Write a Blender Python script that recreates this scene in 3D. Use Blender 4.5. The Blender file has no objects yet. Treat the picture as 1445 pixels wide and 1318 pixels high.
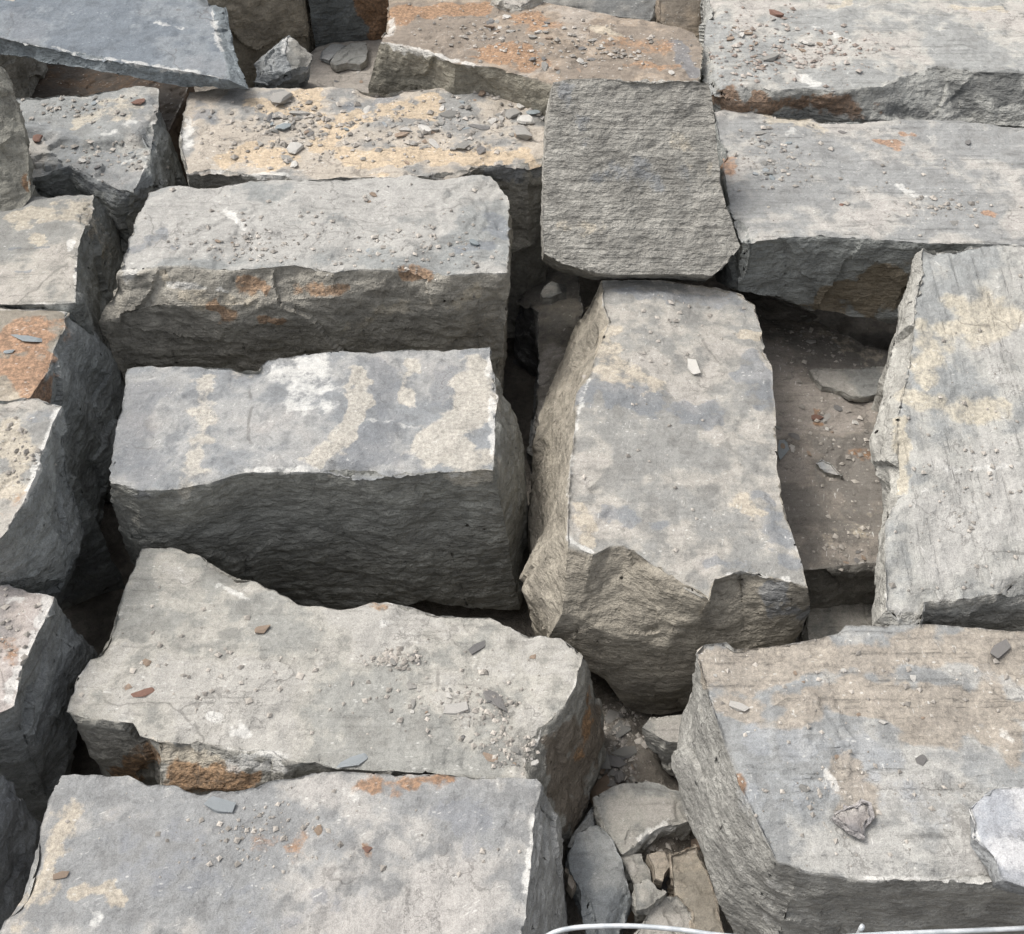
import bpy, bmesh, math, random, time
import numpy as np
from mathutils import Vector, Matrix
from mathutils.bvhtree import BVHTree
from mathutils.geometry import delaunay_2d_cdt
T0 = time.time()
scene = bpy.context.scene
col = scene.collection

# ------------------------------------------------------------------ camera
W, H, FPX = 1445.0, 1318.0, 1500.0
PITCH, DIST = math.radians(47.0), 1.70
cam_pos = Vector((0.0, -DIST * math.cos(PITCH), DIST * math.sin(PITCH)))
cd = bpy.data.cameras.new('camera')
cam = bpy.data.objects.new('camera', cd)
col.objects.link(cam)
cam.location = cam_pos
cam.rotation_euler = (math.pi / 2 - PITCH, 0, 0)
cd.sensor_width = 36.0
cd.lens = 36.0 * FPX / W
cd.clip_start, cd.clip_end = 0.02, 200.0
scene.camera = cam
scene.cycles.max_bounces = 5
scene.cycles.diffuse_bounces = 3

# ------------------------------------------------------------------ sky, sun, exposure (bright overcast day)
SUN_EL, SUN_AZ = math.radians(58.0), math.radians(-68.0)      # azimuth from +Y (away from camera), negative = left
world = bpy.data.worlds.new('World')
scene.world = world
world.use_nodes = True
wn = world.node_tree
bg = wn.nodes['Background']
sky = wn.nodes.new('ShaderNodeTexSky')
sky.sky_type = 'NISHITA'
sky.sun_disc = False
sky.sun_elevation = SUN_EL
sky.sun_rotation = SUN_AZ
sky.dust_density = 6.0
sky.air_density = 1.0
sky.ozone_density = 1.0
hs = wn.nodes.new('ShaderNodeHueSaturation')               # cloud cover: the sky's blue is greyed out evenly
hs.inputs['Saturation'].default_value = 0.28
wn.links.new(sky.outputs[0], hs.inputs['Color'])
wn.links.new(hs.outputs[0], bg.inputs['Color'])
bg.inputs['Strength'].default_value = 0.15
sl = bpy.data.lights.new('sun', 'SUN')
sl.energy = 1.15
sl.angle = math.radians(16.0)
sl.color = (1.0, 0.965, 0.90)
so = bpy.data.objects.new('sun', sl)
col.objects.link(so)
sdir = Vector((math.sin(SUN_AZ) * math.cos(SUN_EL), math.cos(SUN_AZ) * math.cos(SUN_EL), math.sin(SUN_EL)))
so.rotation_euler = sdir.to_track_quat('Z', 'Y').to_euler()
vs = scene.view_settings
vs.view_transform = 'Standard'
vs.look = 'None'
vs.exposure = 0.54
vs.gamma = 1.0
vs.use_curve_mapping = False

# ------------------------------------------------------------------ small maths
SP, CP = math.sin(PITCH), math.cos(PITCH)
def ray(u, v):
    a, b = (u - W / 2) / FPX, (v - H / 2) / FPX
    return Vector((a, CP - b * SP, -SP - b * CP))
def hit_plane(u, v, p, n):
    d = ray(u, v)
    n = Vector(n)
    t = (Vector(p) - cam_pos).dot(n) / d.dot(n)
    return cam_pos + d * t
def at_z(u, v, z):
    return hit_plane(u, v, (0, 0, z), (0, 0, 1))
def project(P):
    q = P - np.array(cam_pos)
    f = q[:, 1] * CP - q[:, 2] * SP
    r = -(q[:, 1] * SP + q[:, 2] * CP)
    return np.stack([W / 2 + FPX * q[:, 0] / f, H / 2 + FPX * r / f], 1)

def _hash(i, j, k, s):
    h = (i * 374761393 + j * 668265263 + k * 2147483647 + s * 1274126177) & 0xFFFFFFFF
    h = ((h ^ (h >> 13)) * 1274126177) & 0xFFFFFFFF
    h = ((h ^ (h >> 16)) * 2246822519) & 0xFFFFFFFF
    return ((h ^ (h >> 15)) & 0xFFFF) / 32767.5 - 1.0
def noise(P, freq, seed=0):
    """value noise in -1..1; freq may be a scalar or a 3-vector (cells per metre)"""
    q = P * np.asarray(freq, float) + 1000.0 + seed * 7.31
    b = np.floor(q).astype(np.int64)
    f = q - b
    f = f * f * f * (f * (f * 6 - 15) + 10)
    out = 0
    for dx in (0, 1):
        wx = f[:, 0] if dx else 1 - f[:, 0]
        for dy in (0, 1):
            wy = f[:, 1] if dy else 1 - f[:, 1]
            for dz in (0, 1):
                wz = f[:, 2] if dz else 1 - f[:, 2]
                out = out + wx * wy * wz * _hash(b[:, 0] + dx, b[:, 1] + dy, b[:, 2] + dz, seed)
    return out
def fbm(P, freq, seed=0, oct=4, gain=0.5):
    a, s, o, fr = 1.0, 0.0, 0.0, np.asarray(freq, float)
    for k in range(oct):
        o = o + a * noise(P, fr, seed + 17 * k)
        s += a
        a *= gain
        fr = fr * 2.03
    return o / s * 1.5
def sstep(a, b, x):
    t = np.clip((x - a) / (b - a), 0, 1)
    return t * t * (3 - 2 * t)
# ------------------------------------------------------------------ materials
def new_mat(name):
    m = bpy.data.materials.new(name)
    m.use_nodes = True
    return m, m.node_tree.nodes, m.node_tree.links
class NT:
    def __init__(s, name):
        s.m, s.n, s.l = new_mat(name)
        s.bsdf = s.n['Principled BSDF']
    def node(s, t, **kw):
        nd = s.n.new(t)
        for k, v in kw.items():
            setattr(nd, k, v)
        return nd
    def put(s, sock, v):
        if isinstance(v, bpy.types.NodeSocket):
            s.l.new(v, sock)
        else:
            sock.default_value = v
    def math(s, op, a, b=None, c=None, clamp=False):
        nd = s.node('ShaderNodeMath', operation=op, use_clamp=clamp)
        s.put(nd.inputs[0], a)
        if b is not None:
            s.put(nd.inputs[1], b)
        if c is not None:
            s.put(nd.inputs[2], c)
        return nd.outputs[0]
    def mix(s, fac, a, b, mode='MIX'):
        nd = s.node('ShaderNodeMix', data_type='RGBA', blend_type=mode)
        s.put(nd.inputs['Factor'], fac)
        s.put(nd.inputs[6], a if isinstance(a, bpy.types.NodeSocket) else (*a, 1))
        s.put(nd.inputs[7], b if isinstance(b, bpy.types.NodeSocket) else (*b, 1))
        return nd.outputs[2]
    def ramp(s, fac, lo, hi, a=0.0, b=1.0):
        nd = s.node('ShaderNodeMapRange', interpolation_type='SMOOTHSTEP')
        s.put(nd.inputs[0], fac)
        for i, v in zip((1, 2, 3, 4), (lo, hi, a, b)):
            s.put(nd.inputs[i], v)
        return nd.outputs[0]
    def noise(s, vec, scale, detail=4, rough=0.55, dist=0.0):
        nd = s.node('ShaderNodeTexNoise')
        s.put(nd.inputs['Vector'], vec)
        nd.inputs['Scale'].default_value = scale
        nd.inputs['Detail'].default_value = detail
        nd.inputs['Roughness'].default_value = rough
        nd.inputs['Distortion'].default_value = dist
        return nd.outputs['Fac']
    def attr(s, name, out='Fac'):
        return s.node('ShaderNodeAttribute', attribute_name=name).outputs[out]
    def mapping(s, vec, rot=(0, 0, 0), sc=(1, 1, 1), loc=(0, 0, 0)):
        nd = s.node('ShaderNodeMapping')
        s.put(nd.inputs[0], vec)
        nd.inputs['Location'].default_value = loc
        nd.inputs['Rotation'].default_value = rot
        nd.inputs['Scale'].default_value = sc
        return nd.outputs[0]

RUST, BUFF, SLATE, PALE = (0.20, 0.11, 0.055), (0.40, 0.352, 0.275), (0.135, 0.148, 0.165), (0.55, 0.54, 0.51)
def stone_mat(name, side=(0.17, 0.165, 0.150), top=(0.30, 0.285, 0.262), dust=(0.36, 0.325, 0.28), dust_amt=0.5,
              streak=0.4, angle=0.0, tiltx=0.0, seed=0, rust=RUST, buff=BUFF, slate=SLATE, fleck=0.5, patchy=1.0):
    t = NT(name)
    rs = random.Random(seed * 7 + 3)
    side = (side[0] * 1.50, side[1] * 1.49, side[2] * 1.455)  # side faces coloured lighter in place of fill light
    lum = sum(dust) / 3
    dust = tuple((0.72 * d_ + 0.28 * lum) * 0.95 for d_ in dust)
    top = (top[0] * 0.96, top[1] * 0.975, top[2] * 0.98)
    oc = t.node('ShaderNodeTexCoord').outputs['Object']
    p = t.mapping(oc, loc=(seed * 3.7, seed * 1.9, seed * 0.8))
    pr = t.mapping(t.mapping(oc, rot=(tiltx, 0, angle), loc=(seed * 3.7, seed * 1.9, seed * 0.8)), sc=(0.28, 8.0, 14.0))       # laminations: long along the block, thin across
    n_big = t.attr('big')
    n_mid = t.noise(p, 26, 5, 0.62, 0.15)
    n_fine = t.noise(p, 150, 2, 0.65)
    n_str = t.noise(pr, 14, 3, 0.6)
    n_grain = t.noise(p, 620, 1, 0.6)
    topness = t.attr('topness')
    n_side = t.noise(t.mapping(p, rot=(rs.uniform(-.2, .2), rs.uniform(-.25, .25), 0), sc=(1.0, 1.0, rs.uniform(1.1, 2.4))), rs.uniform(30, 60), 3, 0.62)
    sep = t.node('ShaderNodeSeparateColor')
    t.l.new(t.attr('paint', 'Color'), sep.inputs[0])
    pale_a = t.attr('pale')
    edge = t.attr('edge')
    # rock body
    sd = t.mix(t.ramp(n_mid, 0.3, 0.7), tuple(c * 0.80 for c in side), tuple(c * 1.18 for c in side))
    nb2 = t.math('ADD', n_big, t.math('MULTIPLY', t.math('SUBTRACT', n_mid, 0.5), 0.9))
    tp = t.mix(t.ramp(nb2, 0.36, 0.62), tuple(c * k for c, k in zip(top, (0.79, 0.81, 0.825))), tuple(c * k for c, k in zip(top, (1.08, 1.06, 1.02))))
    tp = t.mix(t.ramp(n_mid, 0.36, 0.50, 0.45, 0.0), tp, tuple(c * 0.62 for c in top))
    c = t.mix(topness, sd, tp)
    # settled dust on the upper faces, in drifts
    dn = t.math('ADD', t.math('MULTIPLY', n_big, 0.6), t.math('MULTIPLY', n_mid, 0.5))
    df = t.ramp(dn, 0.74 - 0.40 * dust_amt, 0.92 - 0.40 * dust_amt)
    c = t.mix(t.math('MULTIPLY', t.math('MULTIPLY', df, topness), 0.8), c, dust)
    # stains: soft masks from the mesh, broken up by noise
    brk = t.math('ADD', t.math('MULTIPLY', t.math('SUBTRACT', n_mid, 0.5), 2.6 * patchy), t.math('MULTIPLY', t.math('SUBTRACT', n_fine, 0.5), 0.35))
    def mask(a, lo=0.30, hi=0.62):
        gate = t.ramp(a, 0.02, 0.16)
        return t.math('MULTIPLY', t.ramp(t.math('ADD', a, brk), lo, hi), gate)
    c = t.mix(t.math('MULTIPLY', mask(sep.outputs[2], 0.22, 0.62), 0.62), c, slate)
    bv = t.mix(t.ramp(n_fine, 0.3, 0.7), tuple(x * 0.85 for x in buff), tuple(min(1, x * 1.12) for x in buff))
    c = t.mix(t.math('MULTIPLY', mask(sep.outputs[1], 0.22, 0.66), 0.64), c, bv)
    rv = t.mix(t.ramp(n_fine, 0.3, 0.7), tuple(x * 0.7 for x in rust), tuple(min(1, x * 1.35) for x in rust))
    c = t.mix(t.math('MULTIPLY', mask(sep.outputs[0], 0.2, 0.75), 0.8), c, rv)
    c = t.mix(t.math('MULTIPLY', mask(pale_a, 0.38, 0.85), 0.62), c, PALE)
    # freshly chipped pale arrises
    ef = t.ramp(t.math('ADD', edge, t.math('MULTIPLY', t.math('SUBTRACT', n_mid, 0.5), 2.4)), 0.70, 1.05)
    ef = t.math('MULTIPLY', ef, t.ramp(n_big, 0.48, 0.64, 0.05, 1.0))
    c = t.mix(t.math('MULTIPLY', ef, 0.5), c, PALE)
    # crushed white scuffs and flecks
    vo = t.node('ShaderNodeTexVoronoi', feature='F1')
    t.put(vo.inputs['Vector'], t.mapping(p, rot=(0, 0, angle + 0.5), sc=(0.7, 1.25, 1.0)))
    vo.inputs['Scale'].default_value = 95
    fl = t.math('MULTIPLY', t.ramp(vo.outputs['Distance'], 0.10, 0.22, 1.0, 0.0), t.ramp(n_mid, 0.47, 0.62))
    c = t.mix(t.math('MULTIPLY', t.math('MULTIPLY', fl, topness), fleck), c, PALE)
    # scuffs: short white scratches; hairline cracks
    n_scr = t.noise(t.mapping(t.mapping(p, rot=(0, 0, rs.uniform(0, 3))), sc=(1.0, 5.0, 1.0)), 60, 1, 0.5)
    sc_ = t.math('MULTIPLY', t.math('MULTIPLY', t.ramp(n_scr, 0.70, 0.78), topness), t.ramp(n_mid, 0.42, 0.6))
    c = t.mix(t.math('MULTIPLY', sc_, min(1.0, fleck * 1.1)), c, PALE)
    vc = t.node('ShaderNodeTexVoronoi', feature='DISTANCE_TO_EDGE')
    wv = t.node('ShaderNodeCombineXYZ')
    for i_, nn in enumerate((n_mid, n_big, n_mid)):
        t.l.new(t.math('MULTIPLY', nn, 0.16), wv.inputs[i_])
    va = t.node('ShaderNodeVectorMath', operation='ADD')
    t.l.new(p, va.inputs[0]); t.l.new(wv.outputs[0], va.inputs[1])
    t.l.new(va.outputs[0], vc.inputs['Vector'])
    vc.inputs['Scale'].default_value = 5.5
    crack = t.math('MULTIPLY', t.ramp(vc.outputs['Distance'], 0.004, 0.016, 1.0, 0.0), t.ramp(n_big, 0.50, 0.60))
    c = t.mix(t.math('MULTIPLY', crack, 0.40), c, (0.06, 0.055, 0.05))
    # thin flake ledges and hairline splits
    step1 = t.ramp(n_mid, 0.555, 0.575)
    step2 = t.ramp(n_mid, 0.43, 0.445)
    split = t.math('MULTIPLY', t.ramp(n_str, 0.28, 0.42, 1.0, 0.0), t.math('MULTIPLY', topness, min(1.0, streak * 1.3)))
    c = t.mix(t.math('MULTIPLY', split, 0.36), c, (0.07, 0.068, 0.062))
    # grain and lamination tone
    g = t.math('ADD', t.ramp(n_grain, 0.25, 0.75, 0.82, 1.18), t.math('MULTIPLY', t.math('SUBTRACT', n_str, 0.5), streak * 0.9))
    g = t.math('ADD', g, t.math('MULTIPLY', t.math('SUBTRACT', n_fine, 0.5), 0.55))
    g = t.math('ADD', g, t.math('MULTIPLY', t.math('ADD', step1, step2), 0.05))
    gc = t.node('ShaderNodeCombineColor')
    for i in range(3):
        t.l.new(g, gc.inputs[i])
    c = t.mix(1.0, c, gc.outputs[0], 'MULTIPLY')
    t.l.new(c, t.bsdf.inputs['Base Color'])
    t.bsdf.inputs['Roughness'].default_value = 0.82
    t.bsdf.inputs['Specular IOR Level'].default_value = 0.35
    hgt = t.math('ADD', t.math('ADD', t.math('MULTIPLY', n_str, 0.6 * streak + 0.15), t.math('MULTIPLY', n_side, t.ramp(topness, 0.0, 1.0, 1.6, 0.35))), t.math('ADD', t.math('MULTIPLY', n_fine, 0.55), t.math('MULTIPLY', n_grain, 0.12)))
    hgt = t.math('ADD', hgt, t.math('MULTIPLY', t.math('ADD', step1, step2), 0.09))
    hgt = t.math('SUBTRACT', hgt, t.math('MULTIPLY', split, 0.3))
    hgt = t.math('MULTIPLY', hgt, t.ramp(topness, 0.0, 1.0, 1.0, 0.55))
    b = t.node('ShaderNodeBump')
    b.inputs['Strength'].default_value = 0.95
    b.inputs['Distance'].default_value = 0.0055
    t.l.new(hgt, b.inputs['Height'])
    t.l.new(b.outputs[0], t.bsdf.inputs['Normal'])
    return t.m

def chip_mat(name, c1, c2):
    t = NT(name)
    oc = t.node('ShaderNodeTexCoord').outputs['Object']
    info = t.node('ShaderNodeObjectInfo')
    n = t.noise(oc, 160, 4, 0.6)
    c = t.mix(info.outputs['Random'], c1, c2)
    v = t.ramp(n, 0.25, 0.75, 0.72, 1.25)
    gc = t.node('ShaderNodeCombineColor')
    for i in range(3):
        t.l.new(v, gc.inputs[i])
    t.l.new(t.mix(1.0, c, gc.outputs[0], 'MULTIPLY'), t.bsdf.inputs['Base Color'])
    t.bsdf.inputs['Roughness'].default_value = 0.85
    b = t.node('ShaderNodeBump')
    b.inputs['Strength'].default_value = 0.6
    b.inputs['Distance'].default_value = 0.002
    t.l.new(n, b.inputs['Height'])
    t.l.new(b.outputs[0], t.bsdf.inputs['Normal'])
    return t.m
# ------------------------------------------------------------------ stone builder
STEP0 = 0.0085                  # triangulation step before one subdivision
ALL = {}                        # name key -> (object, bvh, world verts)
def tag(o, label, cat, group=None, kind=None):
    if label: o['label'] = label
    if cat: o['category'] = cat
    if group: o['group'] = group
    if kind: o['kind'] = kind
    return o

def newell(P):
    n = np.zeros(3)
    for a, b in zip(P, np.roll(P, -1, 0)):
        n += np.cross(a, b)
    return n / (np.linalg.norm(n) + 1e-12)

def tessellate(V, faces, fine, STEP):
    """V: (n,3); faces: index lists, outward; fine: step per face. returns verts, tris, face id per tri"""
    verts, key = [], {}
    def vid(k, p):
        if k not in key:
            key[k] = len(verts); verts.append(p)
        return key[k]
    tris, fid = [], []
    rng = np.random.RandomState(5)
    for fi, f in enumerate(faces):
        P = V[f]
        n = newell(P)
        a = np.array([1.0, 0, 0]) if abs(n[0]) < 0.9 else np.array([0, 1.0, 0])
        ex = np.cross(a, n); ex /= np.linalg.norm(ex); ey = np.cross(n, ex)
        ring = []
        for i, j in zip(f, f[1:] + f[:1]):
            m = max(1, int(round(np.linalg.norm(V[j] - V[i]) / STEP)))
            for k in range(m):
                kk = (i, 0, 0) if k == 0 else ((i, j, k, m) if i < j else (j, i, m - k, m))
                p = V[i] + (V[j] - V[i]) * (k / m)
                ring.append(vid(kk, p))
        B = np.array([verts[r] for r in ring])
        c0 = B.mean(0)
        b2 = np.stack([(B - c0) @ ex, (B - c0) @ ey], 1)
        bh = (B - c0) @ n
        st = fine[fi]
        lo, hi = b2.min(0), b2.max(0)
        gx = np.arange(lo[0], hi[0], st); gy = np.arange(lo[1], hi[1], st * 0.866)
        I = np.zeros((0, 2))
        if len(gx) and len(gy):
            X, Y = np.meshgrid(gx, gy)
            X = X + (np.arange(len(gy)) % 2)[:, None] * st / 2
            I = np.stack([X.ravel(), Y.ravel()], 1) + rng.uniform(-0.22, 0.22, (X.size, 2)) * st
            q = np.roll(b2, -1, 0)
            ins = np.zeros(len(I), bool); dm = np.full(len(I), 1e9)
            for s, e in zip(b2, q):
                c = ((s[1] > I[:, 1]) != (e[1] > I[:, 1]))
                if c.any():
                    xx = s[0] + (I[:, 1] - s[1]) * (e[0] - s[0]) / (e[1] - s[1] + 1e-15)
                    ins ^= c & (I[:, 0] < xx)
            for k0 in range(0, len(I), 4000):
                D = ((I[k0:k0 + 4000, None] - b2[None]) ** 2).sum(2)
                dm[k0:k0 + 4000] = np.sqrt(D.min(1))
            I = I[ins & (dm > 0.62 * STEP)]
        nb = len(b2)
        pts = [Vector(p) for p in np.vstack([b2, I])]
        res = delaunay_2d_cdt(pts, [], [list(range(nb))], 1, 1e-7, True)
        o_v, o_f, orig = res[0], res[2], res[3]
        h = np.zeros(len(I))
        for k0 in range(0, len(I), 3000):
            D = ((I[k0:k0 + 3000, None] - b2[None]) ** 2).sum(2)
            w = 1.0 / (D + 1e-8) ** 1.5
            h[k0:k0 + 3000] = (w * bh).sum(1) / w.sum(1)
        mp = []
        for oi, (ov, og) in enumerate(zip(o_v, orig)):
            bb = [g for g in og if g < nb]
            if bb:
                mp.append(ring[bb[0]])
            else:
                hh = h[og[0] - nb] if og else 0.0
                mp.append(len(verts)); verts.append(c0 + ex * ov[0] + ey * ov[1] + n * hh)
        ct = np.array([[sum(o_v[x][0] for x in tri) / 3, sum(o_v[x][1] for x in tri) / 3] for tri in o_f])
        inn = np.zeros(len(ct), bool)
        for s, e in zip(b2, np.roll(b2, -1, 0)):
            cc = ((s[1] > ct[:, 1]) != (e[1] > ct[:, 1]))
            if cc.any():
                inn ^= cc & (ct[:, 0] < s[0] + (ct[:, 1] - s[1]) * (e[0] - s[0]) / (e[1] - s[1] + 1e-15))
        for tri, ok in zip(o_f, inn):
            if not ok: continue
            t3 = [mp[x] for x in tri]
            if len(set(t3)) == 3:
                tris.append(t3); fid.append(fi)
    return np.array(verts), np.array(tris), np.array(fid)

def subdivide(Vx, Tr, fid):
    E = np.sort(np.vstack([Tr[:, [0, 1]], Tr[:, [1, 2]], Tr[:, [2, 0]]]), 1)
    U, inv = np.unique(E, axis=0, return_inverse=True)
    inv = inv.ravel()
    m = (Vx[U[:, 0]] + Vx[U[:, 1]]) / 2
    n, k = len(Vx), len(Tr)
    a, b, c = n + inv[:k], n + inv[k:2 * k], n + inv[2 * k:]
    T2 = np.vstack([np.stack([Tr[:, 0], a, c], 1), np.stack([a, Tr[:, 1], b], 1), np.stack([c, b, Tr[:, 2]], 1), np.stack([a, b, c], 1)])
    return np.vstack([Vx, m]), T2, np.tile(fid, 4)

def vnormals(Vx, Tr):
    fn = np.cross(Vx[Tr[:, 1]] - Vx[Tr[:, 0]], Vx[Tr[:, 2]] - Vx[Tr[:, 0]])
    vn = np.zeros_like(Vx)
    for k in range(3):
        for ax in range(3):
            vn[:, ax] += np.bincount(Tr[:, k], fn[:, ax], len(Vx))
    return vn / (np.linalg.norm(vn, axis=1, keepdims=True) + 1e-12)

def make_mesh(name, Vx, Tr, mat, org):
    me = bpy.data.meshes.new(name)
    me.vertices.add(len(Vx)); me.loops.add(len(Tr) * 3); me.polygons.add(len(Tr))
    me.vertices.foreach_set('co', (Vx - org).astype(np.float32).ravel())
    me.loops.foreach_set('vertex_index', Tr.astype(np.int32).ravel())
    me.polygons.foreach_set('loop_start', np.arange(0, len(Tr) * 3, 3, dtype=np.int32))
    me.polygons.foreach_set('use_smooth', np.ones(len(Tr), bool))
    me.update(calc_edges=True)
    me.validate()
    me.materials.append(mat)
    return me

CHAN = {'rust': 0, 'buff': 1, 'slate': 2}
def stone(name, label, top, z=0.0, tilt=(0, 0), plane=None, rings=((0.16, 0.004), (0.42, 0.0)), over=None, down=(0, 0, -1),
          mat=None, paint=(), cat='stone block', seed=1, rough=1.0, terrace=1.0, chip=1.0, lam=None, group=None, key=None, step=None, kind=None, rim=1.0, tops=True, facet=1.0):
    """top: pixel outline of the upper face, clockwise in the picture from anywhere; it lies in a plane of known height and tilt.
    rings: (distance below the top, outward offset). over[(ring, i)] = (u, v, axis, lean): where a lower corner shows in the photo;
    it lies on the face that runs down from corner i of the ring above."""
    over = over or {}
    STEP = step or STEP0
    if plane is None:
        c = at_z(sum(p[0] for p in top) / len(top), sum(p[1] for p in top) / len(top), z) if not isinstance(top[0], Vector) else top[0]
        nrm = Vector((-tilt[0], -tilt[1], 1)).normalized()
    else:
        u, v, zz, nrm = plane
        c = at_z(u, v, zz); nrm = Vector(nrm).normalized()
    R = [[]]
    for p in top:
        if isinstance(p, Vector):
            R[0].append(p); continue
        q = hit_plane(p[0], p[1], c, nrm)
        if len(p) > 2: q = cam_pos + (q - cam_pos) * (1 + p[2] / (q - cam_pos).z) if abs((q - cam_pos).z) > 1e-6 else q
        R[0].append(q)
    dn = Vector(down).normalized()
    N = len(top)
    P = np.array(R[0]); cen = P.mean(0)
    ar = newell(P)
    if Vector(ar).dot(-dn) < 0:                      # make the ring run so that its normal points up
        R[0] = R[0][::-1]; flip = True
    else:
        flip = False
    P = np.array(R[0])
    out = []
    for i in range(N):
        e = P[(i + 1) % N] - P[i - 1]
        o = np.cross(e, -np.array(dn)); out.append(Vector(o / (np.linalg.norm(o) + 1e-12)))
    rng = random.Random(seed)
    d0 = 0.0
    for k, (d, off) in enumerate(rings, 1):
        prev = R[-1]; cur = []
        for i in range(N):
            oi = (N - 1 - i) if flip else i
            ov = over.get((k, oi))
            if isinstance(ov, Vector): cur.append(prev[i] + ov)
            elif ov:
                u, v = ov[0], ov[1]; ax = ov[2] if len(ov) > 2 else 'f'; lean = ov[3] if len(ov) > 3 else 0.0
                if ax == 'z': q = at_z(u, v, lean)
                elif ax == 'p': q = hit_plane(u, v, at_z(*lean[:3]), lean[3:])
                elif ax == 'f': q = hit_plane(u, v, prev[i], (0, -1, lean))
                elif ax == 'r': q = hit_plane(u, v, prev[i], (1, 0, lean))
                elif ax == 'l': q = hit_plane(u, v, prev[i], (-1, 0, lean))
                cur.append(q)
            else:
                cur.append(prev[i] + dn * (d - d0) + out[i] * off)
        R.append(cur); d0 = d
    V = np.array([tuple(q) for r in R for q in r])
    faces = [list(range(N))]
    cls = ['top']
    for k in range(len(R) - 1):
        for i in range(N):
            j = (i + 1) % N
            faces.append([k * N + i, (k + 1) * N + i, (k + 1) * N + j, k * N + j]); cls.append('side')
    nb = (len(R) - 1) * N
    faces.append([nb + i for i in range(N)][::-1]); cls.append('bottom')
    # which faces can be seen: fine steps there
    fine = []
    for f, c_ in zip(faces, cls):
        Pf = V[f]; n = newell(Pf); ctr = Pf.mean(0)
        uv = project(Pf)
        vis = n @ (np.array(cam_pos) - ctr) > -0.15 and uv[:, 0].max() > -60 and uv[:, 0].min() < W + 60 and uv[:, 1].max() > -60 and uv[:, 1].min() < H + 60
        fine.append(STEP if vis and c_ != 'bottom' else STEP * 3.0)
    FN = np.array([newell(V[f]) for f in faces])
    Vx, Tr, fid = tessellate(V, faces, fine, STEP)
    # make sure the triangles face out
    fn = np.cross(Vx[Tr[:, 1]] - Vx[Tr[:, 0]], Vx[Tr[:, 2]] - Vx[Tr[:, 0]])
    bad = (fn * FN[fid]).sum(1) < 0
    Tr[bad] = Tr[bad][:, ::-1]
    Vx, Tr, fid = subdivide(Vx, Tr, fid)
    # sharp edges of the block
    seg = {}
    for fi, f in enumerate(faces):
        for i, j in zip(f, f[1:] + f[:1]):
            seg.setdefault((min(i, j), max(i, j)), []).append(fi)
    S = []
    for (a, b), fs in seg.items():
        lim = 0.86 if (a < N and b < N) else (0.55 if a // N != b // N else 0.72)
        if len(fs) == 2 and FN[fs[0]] @ FN[fs[1]] < lim: S.append((V[a], V[b]))
    ed = np.full(len(Vx), 1.0)
    for a, b in S:
        ab = b - a; t = np.clip(((Vx - a) @ ab) / (ab @ ab + 1e-12), 0, 1)
        ed = np.minimum(ed, np.linalg.norm(Vx - (a + t[:, None] * ab), axis=1))
    istop = np.array([1.0 if c_ == 'top' and tops else 0.0 for c_ in cls])
    tn = np.zeros(len(Vx)); cnt = np.zeros(len(Vx))
    for k in range(3):
        tn += np.bincount(Tr[:, k], istop[fid], len(Vx)); cnt += np.bincount(Tr[:, k], minlength=len(Vx))
    topv = tn / np.maximum(cnt, 1)
    # relief
    pr_ = np.unique(Tr.ravel() * len(faces) + np.repeat(fid, 3))
    pv_, pf_ = pr_ // len(faces), pr_ % len(faces)
    vn = np.stack([np.bincount(pv_, FN[pf_, a_], len(Vx)) for a_ in range(3)], 1)
    vn /= np.linalg.norm(vn, axis=1, keepdims=True) + 1e-9
    s = seed * 13
    Pw = Vx + 0.02 * np.stack([noise(Vx, 9, s + 1), noise(Vx, 9, s + 2), noise(Vx, 9, s + 3)], 1)
    d = 0.006 * rough * fbm(Vx, 6, s + 4, 3)
    rl = np.random.RandomState(seed + 77)
    if lam is None:
        fh = rl.uniform(5, 12); lam = (fh, fh, rl.uniform(16, 44))
    ax_, ay_ = rl.uniform(-0.35, 0.35, 2)
    Pl = Pw.copy(); Pl[:, 2] = Pw[:, 2] + ax_ * Pw[:, 0] + ay_ * Pw[:, 1]
    # fracture planes: each patch of a split side has its own slight slope and set-back
    nf = max(6, int(22 * rough))
    C0 = Vx[rl.randint(len(Vx), size=nf)]
    Sl = rl.uniform(-0.075, 0.075, (nf, 3)); Ob = rl.uniform(-0.004, 0.004, nf)
    Pc = Vx + 0.035 * np.stack([noise(Vx, 14, s + 51), noise(Vx, 14, s + 52), noise(Vx, 14, s + 53)], 1)
    best = np.full(len(Vx), 9.0); fac = np.zeros(len(Vx))
    for c_i, s_i, o_i in zip(C0, Sl, Ob):
        dv = Pc - c_i; d2 = (dv * dv).sum(1)
        w_ = d2 < best
        best[w_] = d2[w_]; fac[w_] = ((Vx - c_i) @ s_i + o_i)[w_]
    fac = facet * np.clip(fac, -0.008, 0.008)
    # split sides: thin laminations and hackly breaks
    sd = fac + 0.0018 * fbm(Pl, lam, s + 5, 3, 0.65) + 0.0032 * fbm(Pl, (28, 28, 38), s + 6, 4, 0.68) + 0.0013 * noise(Vx, 140, s + 7)
    st_ = fbm(Pw, (5, 5, 9), s + 15, 3) * 2.2 + 9                 # conchoidal steps where pieces have spalled off
    sd += 0.004 * (np.floor(st_) + sstep(0.7, 1.0, st_ - np.floor(st_)) - 9) * sstep(0.0, 0.3, noise(Vx, 5, s + 16))
    # upper face: thin flaked layers
    f1 = fbm(Pw, 7, s + 8, 4) * 2.6 + 8
    fr = f1 - np.floor(f1)
    ter = (np.floor(f1) + sstep(0.90, 1.0, fr) - 8) * 0.0034
    gate = sstep(-0.15, 0.25, noise(Vx, 6, s + 9))
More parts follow.
